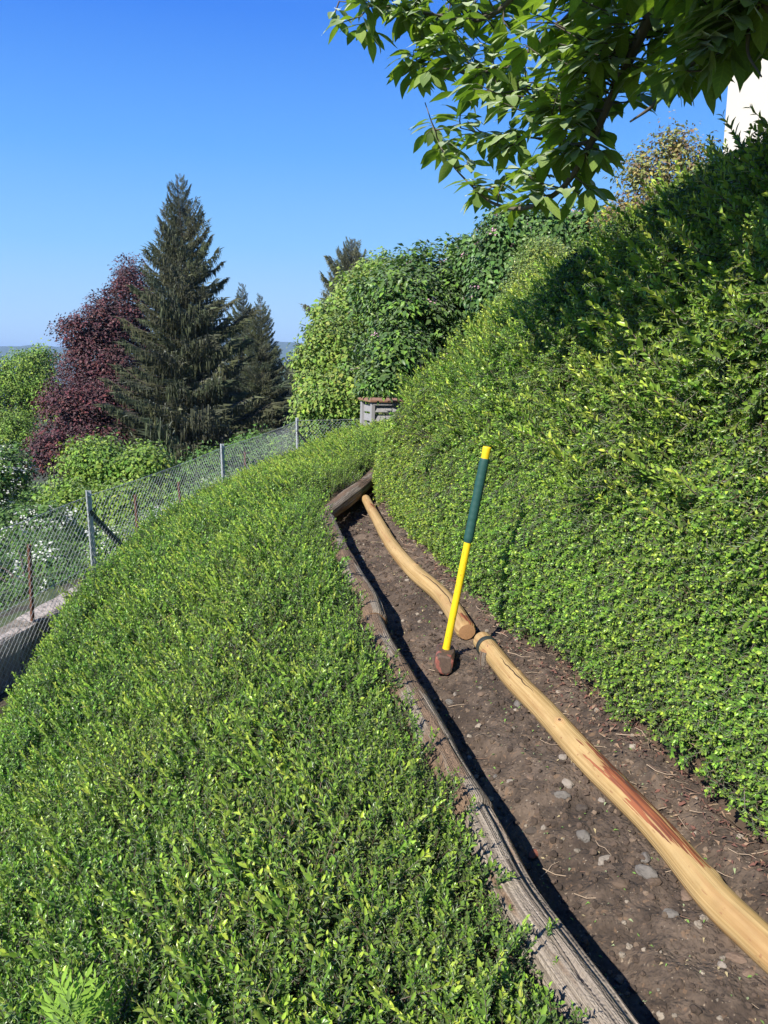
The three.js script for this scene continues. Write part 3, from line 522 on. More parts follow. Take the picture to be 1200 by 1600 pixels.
// ---------------------------------------------------------------- white house
{
  const at = [6.601, 5.374, -16.044], g = thing('white_house', 'bright white rendered house wall rising above the dark hedge', 'house', at);
  g.rotation.y = -.55;
  const plaster = new THREE.MeshStandardMaterial({ roughness: .95, side: THREE.DoubleSide, map: texture(256, 256, (u, v) => mul3([.54, .51, .455], .94 + .1 * tileNoise(u, v, 10, 4))) });
  const w = part('wall', new THREE.BoxGeometry(9, 7, 7), plaster, g); w.position.set(4.5, 3.2, -3.5);
  const base = part('plinth', new THREE.BoxGeometry(9.6, 1.4, 7.4), std(.55, .54, .52, .95), g); base.position.set(4.45, -.99, -3.45);
  const rs = new THREE.Shape([new THREE.Vector2(-.5, 0), new THREE.Vector2(9.5, 0), new THREE.Vector2(4.5, 2.6)]), rg = new THREE.ExtrudeGeometry(rs, { depth: 8, bevelEnabled: false }); rg.translate(0, 6.72, -7.5);
  part('roof', rg, std(.22, .09, .06, .9), g);
}

// ---------------------------------------------------------------- trees and shrubs
function clump(seed, { n = 24, R = .4, leaf = .12, width = .07, flat = .7, cols, droop = .3, up = .5, stem = true }) { // a spray of leaves round a short twig
  const r = seeded(seed), b = new Build();
  if (stem) b.tube([V(0, -R * .7, 0), V(0, R * .3, 0)], [R * .02, R * .008], 3, [.07, .05, .035]);
  for (let k = 0; k < n; k++) {
    const th = r() * 6.283, q = Math.pow(r(), .6) * R, o = V(Math.cos(th) * q, (r() - .5) * 2 * R * flat, Math.sin(th) * q);
    const d = V(Math.cos(th) + (r() - .5) * 1.1, (r() - .5) * 1.2 - droop, Math.sin(th) + (r() - .5) * 1.1).normalize(), nn = V((r() - .5) * 1.2, up + r(), (r() - .5) * 1.2).normalize();
    const c = cols[Math.floor(r() * cols.length)], s = .65 + .6 * r();
    b.leaf(o, d, nn, leaf * s, width * s, mul3(c, .8 + .4 * r()), .15, .15);
  }
  return b.geo();
}
const barkMat = new THREE.MeshStandardMaterial({ roughness: 1, side: THREE.DoubleSide, map: texture(256, 256, (u, v) => mul3(mix3([.06, .045, .034], [.14, .11, .085], tileNoise(u, v, 6, 4, 3, 1)), .8)) });
const softLeaf = leafMat(.38, .25, .5), shinyLeaf = leafMat(.35, .5, .35), dullLeaf = leafMat(.3, .08, .6);
function lobePoint(r, l, seed, shell = .55) {
  for (;;) {
    const d = V(r() * 2 - 1, r() * 2 - 1, r() * 2 - 1), m = d.length(); if (m > 1 || m < .05) continue; d.divideScalar(m);
    const edge = .70 + .85 * (fbm(d.x * 2.6 + seed, d.y * 2.6 + l[0], d.z * 2.6 + l[2], 3) - .22), q = (1 - shell * Math.pow(r(), 1.6)) * edge;
    return { p: V(l[0] + d.x * l[3] * q, l[1] + d.y * l[4] * q, l[2] + d.z * l[5] * q), d };
  }
}
function plant(name, label, category, { lobes, clumps, per, mat = softLeaf, seed = 1, base, trunk = .12, scale = 1, group, tint = .2, up = .7, flowers, shell, lean = [0, 0, 0], stems = 1, warm = 0 }) {
  const r = seeded(seed), c = lobes.reduce((a, l) => a.add(V(l[0], l[1], l[2])), V()).divideScalar(lobes.length), low = Math.min(...lobes.map(l => l[1] - l[4]));
  const bx = base ? base[0] : c.x, bz = base ? base[1] : c.z, by = base && base[2] !== undefined ? base[2] : Math.min(landY(bx, bz), low + .3);
  const g = thing(name, label, category, [bx, by, bz], group), O = V(bx, by, bz);
  const wood = new Build();
  const fork = V(c.x, by + Math.max(.2, (c.y - by) * .45), c.z).sub(O);
  if (stems === 1) wood.tube([V(0, -.1, 0), V(fork.x * .3, fork.y * .5, fork.z * .3), fork], [trunk * 1.25, trunk, trunk * .8], 8, [1, 1, 1]);
  const limbs = new Build();
  for (const l of lobes) for (let k = 0; k < 3; k++) { const e = V(l[0] + (r() - .5) * l[3], l[1] + (r() - .2) * l[4] * .8, l[2] + (r() - .5) * l[5]).sub(O), s0 = stems === 1 ? fork : V((r() - .5) * .4, 0, (r() - .5) * .4), m = V().lerpVectors(s0, e, .5); m.y += .1 * s0.distanceTo(e); limbs.tube([s0, m, e], [trunk * .5, trunk * .32, trunk * .1], 5, [1, 1, 1]); }
  if (stems === 1) part('trunk', wood.geo(), barkMat, g);
  part('branches', limbs.geo(), barkMat, g);
  const vol = lobes.map(l => Math.pow(l[3] * l[4] * l[5], 2 / 3)), sum = vol.reduce((a, b) => a + b), pl = [], fl = [];
  lobes.forEach((l, i) => { const n = Math.round(per * vol[i] / sum); for (let k = 0; k < n; k++) { const q = lobePoint(r, l, seed + i * 3.7, shell); const d = V(q.d.x * .7 + lean[0] + (r() - .5) * .6, q.d.y * .5 + up + lean[1] + (r() - .5) * .4, q.d.z * .7 + lean[2] + (r() - .5) * .6).normalize(); pl.push({ p: q.p.clone().sub(O), d, s: scale * (.7 + .6 * r()), roll: r() * 6.28, tint: tintOf(r, tint, warm) }); } });
  scatter('crown', clumps, mat, pl, g);
  if (flowers) { const fr = seeded(seed + 99); lobes.forEach((l, i) => { const n = Math.round(flowers.n * vol[i] / sum); for (let k = 0; k < n; k++) { const q = lobePoint(fr, l, seed + i * 3.7, .12); if (q.d.z < -.4 || q.d.y < -.5) continue; fl.push({ p: q.p.clone().sub(O).addScaledVector(q.d, flowers.out ?? .05), d: dirOf(fr, [q.d.x * .5, .9, q.d.z * .5 + .2], .3), s: .7 + .6 * fr(), roll: fr() * 6.28, tint: [1, 1, 1] }); } }); scatter('blossoms', flowers.kinds, flowers.mat, fl, g); }
  return g;
}
function spruce(name, label, pos, height, radius, seed, { tone = [.088, .100, .042], levels = 44, top = .12, group, ragged = .25, bare = .04 } = {}) {
  const r = seeded(seed), g = thing(name, label, 'tree', pos, group), wood = new Build();
  wood.tube([0, .3, .6, .85, 1].map(f => V(.02 * height * (noise(f * 3, seed) - .5), height * f, 0)), [height * .017, height * .013, height * .008, height * .003, .01], 8, [1, 1, 1]);
  part('trunk', wood.geo(), new THREE.MeshStandardMaterial({ color: new THREE.Color().setRGB(.16, .13, .11), roughness: 1, side: THREE.DoubleSide }), g);
  const kinds = [0, 1, 2, 3, 4].map(k => { // a bough along +x with hanging curtains of twigs
    const q = seeded(seed * 13 + k), b = new Build(), ax = f => V(f, -.22 * f + .40 * Math.pow(f, 2.4), .03 * Math.sin(f * 4 + k));
    b.tube([0, .25, .5, .75, 1].map(ax), [.014, .011, .008, .005, .002], 3, [.06, .045, .03]);
    for (let i = 0; i < 210; i++) {
      const f = .08 + .92 * Math.pow(q(), .8), o = ax(f), lat = (q() - .5) * .62 * (1 - .62 * f) * (f < .3 ? f / .3 : 1); o.z += lat; o.x += Math.abs(lat) * .5 * q(); o.y -= Math.abs(lat) * .18;
      const hang = q() < .72, d = hang ? V((q() - .3) * .35, -1, (q() - .5) * .4).normalize() : V(.7 + q() * .4, .35 * q() - .05, Math.sign(lat) * (.3 + .5 * q())).normalize();
      const n = V((q() - .5), .2, (q() - .5) * 2).normalize(), L = hang ? (.08 + .2 * q()) * (1 - .5 * f) : .10 + .09 * q(), c = mul3(tone, .65 + .7 * q());
      b.strip(o, d, n, L, .017 + .016 * q(), c); if (q() < .5) b.strip(o, d, V(n.z, n.y, -n.x), L * .9, .016, mul3(c, .9));
    }
    return b.geo();
  });
  const im = kinds.map(() => []);
  for (let l = 0; l < levels; l++) {
    const f = bare + (1 - bare) * Math.pow((l + .5) / levels, .92), h = height * f, len0 = radius * Math.pow(1 - f, .72) * (.85 + .3 * noise(l * .7, seed)) + height * .012, n = f > .9 ? 6 : 10;
    for (let k = 0; k < n; k++) {
      const th = (k + r() * .9) / n * 6.283 + l * 1.9, len = len0 * (1 - ragged + 2 * ragged * r()), tilt = -.04 + .75 * smooth(.45, 1, f) + (r() - .5) * .25;
      const X = V(Math.cos(th) * Math.cos(tilt), Math.sin(tilt), Math.sin(th) * Math.cos(tilt)), Z = V(-Math.sin(th), 0, Math.cos(th)), Y = V().crossVectors(Z, X);
      const m = new THREE.Matrix4().makeBasis(X, Y, Z).scale(V(len, len * (.85 + .5 * r()), len)).setPosition(0, h + (r() - .5) * height * .02, 0), w = .75 + .5 * r();
      im[(l * 7 + k) % kinds.length].push([m, [w * (1 + (r() - .5) * .3), w, w * (.8 + .4 * r())]]);
    }
  }
  im.forEach((list, k) => { const o = shade(new THREE.InstancedMesh(kinds[k], dullLeaf, list.length)); o.name = 'crown'; o.userData.kind = 'stuff'; list.forEach(([m, c], i) => { o.setMatrixAt(i, m); o.setColorAt(i, new THREE.Color().setRGB(...c)); }); g.add(o); });
  return g;
}
function setBase(a, y) { return [a[0], y ?? landY(a[0], a[2]), a[2]]; }
{ const a = [-9.983, -2.916, -39.9], y = Math.min(landY(a[0], a[2]), -4.2); spruce('spruce_tree', 'tall dark spruce with drooping boughs towering beyond the fence', [a[0], y, a[2]], 10.3 - y, 3.35, 3, { ragged: .42 }); }
{ const a = [-7.82, -1.557, -50.351], y = -6.5; spruce('spruce_tree', 'slimmer dark conifer close behind the tall spruce', [a[0], y, a[2]], 5.6 - y, 2.4, 21, { tone: [.085, .105, .045], levels: 40 }); }
{ const a = [-9.524, -1.738, -53.372], y = -6.5; spruce('spruce_tree', 'ragged conifer wedged between the tall spruce and its slimmer neighbour', [a[0], y, a[2]], 6.6 - y, 2.3, 25, { tone: [.09, .105, .045], levels: 38, ragged: .4 }); }
{ const a = [-7.479, -3.292, -62.239], y = -9; spruce('spruce_tree', 'small distant conifer standing before the wooded hill', [a[0], y, a[2]], 2.2 - y, 1.9, 37, { tone: [.05, .066, .03], levels: 30 }); }
{ const a = [-8.203, -2.986, -58.223], y = -9; spruce('spruce_tree', 'dark low conifer filling in behind the fence post', [a[0], y, a[2]], 1.2 - y, 3.0, 38, { tone: [.04, .055, .026], levels: 30 }); }
{ const a = [-1.612, 3.509, -39.112], y = -2; spruce('fir_tree', 'loose-topped grey-green fir rising behind the leafy shrubs', [a[0], y, a[2]], 7.3 - y, 2.9, 43, { tone: [.12, .14, .07], levels: 44, ragged: .34 }); }

const purple = [[.075, .012, .016], [.10, .017, .022], [.048, .009, .011], [.13, .03, .032]], lime = [[.20, .34, .024], [.27, .40, .04], [.13, .25, .018]], green = [[.085, .20, .022], [.12, .25, .026], [.06, .14, .016]], yellowish = [[.22, .31, .04], [.29, .35, .06], [.14, .24, .03]];
plant('copper_beech', 'dark purple copper beech beside the tall spruce', 'tree', { lobes: [[-14.423, 5.2, -45.552, 1.245, 2.196, 1.83], [-15.454, 3.78, -44.258, 1.431, 1.646, 1.789], [-16.423, 3.04, -43.095, 1.258, 1.188, 1.572], [-15.724, 1.153, -42.728, 2.166, 1.747, 1.922], [-15.834, -0.736, -39.305, 1.817, 1.557, 1.622], [-14.642, -1.609, -40.154, 2.396, 1.997, 1.997], [-16.25, -2.853, -37.875, 1.391, 1.265, 1.423], [-14.788, 0.581, -45.673, 2.246, 3.744, 2.621], [-14.859, -3.008, -37.845, 1.897, 1.454, 1.581]], clumps: [1, 2, 3, 4].map(k => clump(300 + k, { n: 30, R: .55, leaf: .17, width: .10, flat: .35, cols: purple, droop: .0, up: .8 })), per: 2600, mat: leafMat(.3, .35, .4), seed: 4, trunk: .35, lean: [-.3, .1, 0], up: .9, tint: .35 });
plant('leafy_tree', 'round yellow-green tree left of the copper beech before the blue mountains', 'tree', { lobes: [[-21.431, 0.562, -46.688, 1.684, 1.607, 1.913], [-23.344, -1.317, -46.323, 2.679, 2.679, 2.296], [-20.88, 1.502, -47.89, 1.017, 0.938, 1.173], [-21.231, -2.993, -43.96, 1.83, 2.013, 1.83], [-25.258, 0.937, -46.761, 2.296, 2.296, 2.296], [-20.092, -0.565, -46.469, 0.957, 1.531, 1.531]], clumps: [1, 2, 3, 4].map(k => clump(310 + k, { n: 26, R: .42, leaf: .15, width: .09, cols: lime })), per: 1900, seed: 6, trunk: .3 }).userData.label = 'round yellow-green tree beside the copper beech, before the blue mountains';
plant('leafy_shrub', 'bright lime shrub with loose tips in front of the copper beech and spruce', 'shrub', { lobes: [[-5.99, -0.623, -15.897, 0.825, 0.639, 0.666], [-4.992, -0.662, -15.889, 0.559, 0.479, 0.666], [-6.177, -1.29, -14.748, 0.624, 0.524, 0.624], [-5.116, -1.412, -14.724, 0.874, 0.624, 0.624], [-5.474, -1.793, -13.632, 0.815, 0.466, 0.582]], clumps: [1, 2, 3, 4].map(k => clump(320 + k, { n: 18, R: .2, leaf: .085, width: .05, cols: lime })), per: 1500, seed: 8, trunk: .05, stems: 3 });
const petal = (seed, col, n, R, L) => { const r = seeded(seed), b = new Build(); for (let k = 0; k < n; k++) { const th = r() * 6.283, q = Math.sqrt(r()) * R, o = V(Math.cos(th) * q, (r() - .5) * R * .5, Math.sin(th) * q), d = V(Math.cos(th) + r() - .5, .3 * r(), Math.sin(th) + r() - .5).normalize(); b.leaf(o, d, V((r() - .5) * .6, 1, (r() - .5) * .6).normalize(), L, L * .7, mul3(col, .85 + .2 * r()), .1, .1); } return b.geo(); };
const blossom = leafMat(.3, 0, .5), white = [.72, .73, .66], pink = [.72, .42, .50];
const whiteKinds = [1, 2, 3].map(k => petal(400 + k, white, 12, .10, .045)), pinkKinds = [1, 2].map(k => petal(410 + k, pink, 14, .045, .03)), tinyWhite = [1, 2].map(k => petal(420 + k, white, 10, .07, .03));
const shrubGreen = [1, 2, 3].map(k => clump(330 + k, { n: 20, R: .2, leaf: .075, width: .042, cols: green })), shrubLime = [1, 2, 3].map(k => clump(340 + k, { n: 20, R: .2, leaf: .07, width: .04, cols: lime.concat(green) }));
const WF = (n, kinds = whiteKinds) => ({ n, kinds, mat: blossom, out: .06 });
plant('flowering_shrub', 'green shrub covered in white blossom under the yellow-green tree', 'shrub', { lobes: [[-8.91, -1.029, -17.855, 0.599, 0.539, 0.599], [-9.434, -1.544, -17.755, 0.749, 0.599, 0.599]], clumps: shrubGreen, per: 420, seed: 12, trunk: .05, stems: 3, scale: 1.3, flowers: WF(190) });
plant('flowering_shrub', 'spreading shrub with flat white flower layers seen over the top of the fence', 'shrub', { lobes: [[-6.273, -1.19, -12.73, 0.595, 0.238, 0.541], [-5.678, -1.158, -12.736, 0.324, 0.195, 0.433], [-6.705, -1.561, -12.658, 0.541, 0.324, 0.541]], clumps: shrubGreen, per: 520, seed: 14, trunk: .04, stems: 3, flowers: WF(110) });
plant('flowering_shrub', 'low white-flowered shrub close behind the wire before the first post', 'shrub', { lobes: [[-4.979, -1.368, -10.149, 0.524, 0.192, 0.437], [-4.455, -1.239, -10.174, 0.314, 0.21, 0.349], [-4.584, -1.526, -9.099, 0.474, 0.253, 0.316], [-3.744, -1.296, -8.635, 0.3, 0.225, 0.225]], clumps: shrubGreen, per: 700, seed: 16, trunk: .03, stems: 3, scale: .8, flowers: WF(50) });
plant('flowering_shrub', 'shrub sprinkled with small white flowers behind the raking strut', 'shrub', { lobes: [[-3.669, -1.068, -10.207, 0.349, 0.297, 0.349], [-3.34, -0.963, -10.737, 0.329, 0.275, 0.366], [-3.557, -1.216, -9.16, 0.237, 0.205, 0.237]], clumps: shrubLime, per: 560, seed: 18, trunk: .03, stems: 3, scale: .8, flowers: WF(110, tinyWhite) });
plant('flowering_shrub', 'pale shrub with white flowers behind the middle fence post', 'shrub', { lobes: [[-3.191, -0.924, -12.782, 0.433, 0.303, 0.433], [-2.912, -0.821, -13.821, 0.419, 0.303, 0.466], [-3.295, -1.036, -11.741, 0.339, 0.26, 0.3]], clumps: shrubLime, per: 520, seed: 20, trunk: .03, stems: 3, scale: .9, flowers: WF(90, tinyWhite) });
plant('leafy_shrub', 'dark green shrub filling the gap under the tall spruce', 'shrub', { lobes: [[-5.374, -1.787, -18.726, 0.948, 0.632, 0.79], [-4.493, -1.305, -19.839, 0.832, 0.599, 0.832], [-3.661, -1.131, -21.91, 0.915, 0.659, 0.915], [-8.985, -2.366, -19.633, 1.165, 0.749, 0.832]], clumps: shrubGreen, per: 900, seed: 22, trunk: .05, stems: 3, scale: 1.5, mat: dullLeaf });
plant('leafy_shrub', 'dense grey-green ground shrub hugging the far side of the concrete wall', 'shrub', { lobes: [[-4.473, -1.25, -8.032, 0.489, 0.28, 0.349], [-4.1, -1.199, -8.45, 0.366, 0.249, 0.329], [-3.75, -1.094, -8.878, 0.337, 0.245, 0.306], [-5.491, -1.275, -9.658, 0.582, 0.416, 0.416], [-5.166, -1.308, -11.179, 0.765, 0.287, 0.478]], clumps: shrubGreen, per: 900, seed: 41, trunk: .03, stems: 3, scale: .7 });
plant('leafy_shrub', 'green shrub leaning over the furthest span of the fence', 'shrub', { lobes: [[-1.248, 0.058, -15.01, 0.562, 0.437, 0.499], [-0.624, 0.242, -15.046, 0.499, 0.374, 0.499], [-2.13, -0.362, -15.947, 0.319, 0.293, 0.399]], clumps: shrubLime, per: 620, seed: 24, trunk: .04, stems: 3 });
plant('leafy_tree', 'airy yellow-green tree behind the tiered shrub and slatted box', 'tree', { lobes: [[-0.998, 1.589, -15.308, 0.549, 0.749, 0.624], [-1.285, 0.854, -15.165, 0.399, 0.624, 0.562], [-0.516, 2.29, -15.953, 0.645, 0.619, 0.645], [-0.663, 0.815, -14.648, 0.663, 0.579, 0.543], [0, 3.101, -16.62, 0.666, 0.532, 0.599], [-1.435, 0.303, -15.058, 0.3, 0.324, 0.374], [-1.522, 1.528, -15.296, 0.175, 0.3, 0.25], [-1.209, 2.279, -15.748, 0.204, 0.305, 0.255], [-0.714, 2.932, -16.18, 0.208, 0.26, 0.26]], clumps: [1, 2, 3, 4].map(k => clump(350 + k, { n: 20, R: .2, leaf: .08, width: .05, cols: yellowish.concat(lime) })), per: 2000, seed: 26, trunk: .07, stems: 1, base: [-.6, -15.2, 0] });
const tier = [1, 2, 3, 4].map(k => clump(360 + k, { n: 18, R: .16, leaf: .075, width: .04, flat: .28, cols: [[.075, .17, .014], [.10, .215, .016], [.135, .27, .02], [.19, .34, .026], [.055, .12, .012]], droop: .12, up: 1.2 }));
plant('tiered_shrub', 'dense green shrub with tiered pointed leaves above the slatted box', 'shrub', { lobes: [[0.333, 2.196, -10.332, 0.549, 0.433, 0.416], [0.857, 2.387, -10.675, 0.514, 0.48, 0.471], [0.163, 1.581, -10.009, 0.457, 0.424, 0.367], [0.764, 1.628, -10.425, 0.56, 0.39, 0.382], [1.217, 2.284, -10.961, 0.353, 0.529, 0.397], [0, 1.265, -9.744, 0.288, 0.208, 0.24], [-0.087, 2.268, -10.754, 0.294, 0.294, 0.303], [0.333, 2.686, -10.427, 0.116, 0.216, 0.133], [0.552, 2.819, -10.657, 0.085, 0.187, 0.119], [0, 2.58, -10.712, 0.103, 0.171, 0.12], [0.978, 2.919, -10.982, 0.122, 0.227, 0.14], [1.217, 2.959, -11.092, 0.106, 0.265, 0.141], [-0.26, 2.396, -10.778, 0.104, 0.156, 0.121]], clumps: tier, per: 1700, mat: shinyLeaf, seed: 28, trunk: .035, stems: 3, base: [.75, -10.2, .7], flowers: { n: 26, kinds: pinkKinds, mat: blossom } , up: .9 });
plant('climbing_shrub', 'dark glossy shrub with pale pink flowers behind the hedge crest', 'shrub', { lobes: [[1.46, 2.783, -9.428, 0.344, 0.419, 0.337], [1.872, 2.856, -9.442, 0.449, 0.344, 0.337], [2.359, 2.893, -9.449, 0.337, 0.337, 0.337], [1.273, 2.268, -9.328, 0.255, 0.374, 0.3], [1.118, 2.754, -10.033, 0.192, 0.208, 0.24]], clumps: [1, 2, 3].map(k => clump(370 + k, { n: 18, R: .14, leaf: .065, width: .04, cols: [[.05, .13, .016], [.075, .18, .02], [.11, .24, .024]] })), per: 1700, mat: shinyLeaf, seed: 30, trunk: .03, stems: 3, base: [2.0, -9.2, 1.6], flowers: { n: 60, kinds: pinkKinds, mat: blossom } });
plant('box_bush', 'rounded yellow-green bush on top of the bank before the pink-flowered shrub', 'bush', { lobes: [[1.373, 2.266, -6.882, 0.231, 0.198, 0.22], [1.233, 1.961, -6.721, 0.216, 0.249, 0.216], [1.555, 2.11, -6.648, 0.224, 0.192, 0.213], [1.784, 2.241, -6.674, 0.213, 0.17, 0.192]], clumps: [1, 2, 3].map(k => clump(380 + k, { n: 26, R: .075, leaf: .024, width: .011, flat: 1, cols: yellowish, droop: -.5 })), per: 2200, mat: hedgeLeaf, seed: 32, trunk: .02, stems: 3, base: [1.6, -6.9, 1.5] });
plant('thin_shrub', 'sparse upright shrub with small yellowing leaves before the white house', 'shrub', { lobes: [[3.369, 3.907, -9.646, 0.285, 0.3, 0.3], [2.995, 3.628, -9.592, 0.3, 0.3, 0.3], [3.631, 3.687, -9.603, 0.27, 0.27, 0.3], [3.295, 3.518, -9.57, 0.374, 0.27, 0.3]], clumps: [1, 2, 3].map(k => clump(390 + k, { n: 12, R: .11, leaf: .05, width: .024, flat: 1.2, cols: [[.22, .25, .05], [.36, .34, .07], [.12, .17, .03], [.26, .17, .07]], droop: .0 })), per: 420, seed: 34, trunk: .018, stems: 3, base: [3.3, -9.6, 2.2], shell: .9 });
plant('thin_shrub', 'low straggly bush of yellow and dark red leaves on the bank', 'bush', { lobes: [[2.662, 2.929, -8.437, 0.306, 0.2, 0.266], [2.396, 2.864, -8.424, 0.2, 0.173, 0.2], [2.862, 2.798, -8.412, 0.2, 0.173, 0.2]], clumps: [1, 2, 3].map(k => clump(396 + k, { n: 16, R: .11, leaf: .05, width: .022, flat: 1, cols: [[.34, .29, .04], [.26, .22, .06], [.13, .16, .04], [.10, .012, .018]], droop: .2 })), per: 420, seed: 36, trunk: .015, stems: 3, base: [2.6, -8.4, 2], warm: .2 });
plant('leafy_shrub', 'olive-green bush at the foot of the white house wall', 'shrub', { lobes: [[3.394, 3.158, -8.482, 0.399, 0.24, 0.3], [3.794, 3.256, -8.501, 0.333, 0.266, 0.3], [2.908, 2.855, -8.015, 0.253, 0.19, 0.253]], clumps: [1, 2, 3].map(k => clump(402 + k, { n: 22, R: .1, leaf: .04, width: .02, flat: .9, cols: green.concat([[.10, .14, .04]]), droop: -.2 })), per: 900, seed: 38, trunk: .02, stems: 3, base: [3.6, -8.4, 2.4] });

// ---------------------------------------------------------------- far hills
{
  const hillMat = new THREE.MeshStandardMaterial({ roughness: 1, side: THREE.DoubleSide, map: texture(256, 256, (u, v) => mix3([.03, .05, .018], [.07, .105, .033], tileNoise(u, v, 16, 4)), true, .02, .02) });
  const range = (name, dist, x0, x1, h, depth, seed, rough, label) => structure(name, sheet(150, 40, (u, v) => { const x = x0 + (x1 - x0) * u, f = Math.sin(Math.PI * Math.min(1, v * 1.0)), z = -dist - depth * (v - .5); return [x, -75 + (75 + h(x)) * Math.pow(f, .8) * (.9 + .2 * fbm(u * 9 + seed, v * 5, 0, 5)) + rough * (fbm(x * .06, z * .06, seed, 3) - .5), z, x, z]; }), hillMat, label);
  range('hill', 1500, -520, 900, x => -28 + 72 * smooth(-300, 20, x), 880, 3, 15, 'wooded hill rising behind the garden');
  range('mountains', 5200, -5600, 1800, x => 92 + 320 * (fbm(x * .0015 + 3, 2.2, 0, 4) - .45), 1800, 8, 0, 'blue distant mountains on the horizon');
}

// ---------------------------------------------------------------- magnolia reaching over the path
{
  const tree = thing('magnolia_tree', 'magnolia whose large-leaved branches hang over the path from above', 'tree', [2.35, 2.2, -1.7]), O = tree.position;
  const bark = new THREE.MeshStandardMaterial({ roughness: .9, side: THREE.DoubleSide, map: texture(128, 128, (u, v) => mix3([.07, .055, .045], [.15, .125, .10], tileNoise(u, v, 8, 4))) });
  const trunk = new Build(); trunk.tube([V(0, -.5, 0), V(-.03, .5, .02), V(-.1, 1.1, -.05), V(-.25, 1.7, -.1)], [.1, .085, .075, .055], 10, [1, 1, 1]); part('trunk', trunk.geo(), bark, tree);
  const head = [2.1, 3.9, -1.8];
  const limbs = [
    [[...head, .045], [...[0.818, 2.678, -2.347], .030], [...[0.801, 2.504, -2.487], .019], [...[0.772, 2.395, -2.608], .016], [...[0.735, 2.283, -2.719], .014], [...[0.703, 2.185, -2.792], .0125], [...[0.636, 2.062, -2.9], .010], [...[0.534, 2.02, -3.055], .008], [...[0.432, 2.063, -3.196], .006], [...[0.35, 2.159, -3.316], .004], [...[0.247, 2.321, -3.46], .003], [...[0.176, 2.545, -3.575], .002]],
    [[...head, .04], [...[0.755, 2.722, -2.56], .022], [...[0.652, 2.618, -2.845], .015], [...[0.57, 2.579, -3.011], .012], [...[0.469, 2.551, -3.158], .009], [...[0.354, 2.578, -3.316], .006], [...[0.237, 2.642, -3.461], .0035], [...[0.109, 2.709, -3.576], .002]],
    [[...[0.755, 2.722, -2.56], .018], [...[0.557, 2.799, -2.992], .013], [...[0.391, 2.743, -3.246], .009], [...[0.185, 2.864, -3.514], .006], [...[-0.027, 2.927, -3.588], .004], [...[-0.189, 2.948, -3.602], .002]],
    [[...[0.703, 2.185, -2.792], .008], [...[0.653, 2.2, -2.886], .006], [...[0.582, 2.352, -3.028], .005], [...[0.529, 2.456, -3.14], .003], [...[0.491, 2.506, -3.21], .002]],
    [[...[0.534, 2.02, -3.055], .006], [...[0.612, 2.227, -3.034], .004], [...[0.431, 2.333, -3.279], .003], [...[0.317, 2.401, -3.424], .002]],
    [[...head, .035], [...[0.957, 2.355, -1.979], .018], [...[0.899, 2.262, -2.083], .012], [...[0.868, 2.278, -2.351], .009], [...[0.818, 2.217, -2.533], .006], [...[0.778, 2.197, -2.621], .003]],
    [[...[0.899, 2.262, -2.083], .007], [...[0.903, 2.209, -2.093], .004], [...[0.918, 2.132, -2.038], .002]],
    [[...[0.861, 2.468, -2.225], .007], [...[0.881, 2.318, -2.227], .005], [...[0.883, 2.207, -2.225], .0035], [...[0.882, 2.154, -2.205], .002]]];
  limbs.push([[...head, .03], [1.3, 3.3, -1.9, .018], [.75, 2.95, -1.95, .011], [.3, 2.65, -1.9, .004]]);
  const spine = [];
  for (const l of limbs) {
    const c = new THREE.CatmullRomCurve3(l.map(q => V(q[0], q[1], q[2]).sub(O)), false, 'centripetal'), n = l.length * 5, pts = [], rad = [];
    for (let k = 0; k <= n; k++) { pts.push(c.getPoint(k / n)); const f = k / n * (l.length - 1), i = Math.min(Math.floor(f), l.length - 2); rad.push(l[i][3] + (l[i + 1][3] - l[i][3]) * (f - i)); spine.push(pts[k]); }
    const b = new Build(); b.tube(pts, rad, 7, [1, 1, 1]); part('branch', b.geo(), bark, tree);
  }
  // leaf blades: broad pointed ovals with a folded midrib and slightly wavy rim
  const blade = (seed, col) => { const r = seeded(seed), b = new Build(), n = 6, ws = [.10, .55, .88, 1, .84, .46, 0], k0 = r() * 6, r0 = r(); const rows = [];
    for (let j = 0; j <= n; j++) { const f = j / n, w = ws[j] * .2, y = f, z = -(.1 + .3 * r0) * f * f + .02 * Math.sin(f * 7 + k0); rows.push([b.v(-w, y, z + .16 * w + .014 * Math.sin(j * 2.1 + k0), col, 0, f), b.v(0, y, z - .05 * w, col, .5, f), b.v(w, y, z + .16 * w + .014 * Math.sin(j * 1.7 + k0 + 2), col, 1, f)]); if (j) for (let i = 0; i < 2; i++) { const [p, q] = [rows[j - 1], rows[j]]; b.t(p[i], p[i + 1], q[i]); b.t(p[i + 1], q[i + 1], q[i]); } }
    b.tube([V(0, -.12, .02), V(0, .02, 0)], [.012, .009], 3, mul3(col, .8)); return b.geo(); };
  const blades = [0, 1, 2, 3, 4, 5].map(k => blade(500 + k, [1, 1, 1]));
  const veins = texture(128, 256, (u, v) => { const d = Math.abs(u - .5) * 2, s = Math.abs(((v * 9 - d * 1.6) % 1 + 1) % 1 - .5); const k = s < .07 || d < .05 ? 1.3 : .92 + .14 * noise(u * 30, v * 40); return [k * .75, k * .75, k * .75]; });
  const leafColours = [[.17, .29, .016], [.21, .34, .02], [.26, .39, .026], [.13, .24, .015]].map(c => leafMat(.62, .2, .3, { vertexColors: false, map: veins, color: new THREE.Color().setRGB(c[0] * 1.3, c[1] * 1.3, c[2] * 1.3) }));
  const r = seeded(71), twigs = new Build(), leaves = [];
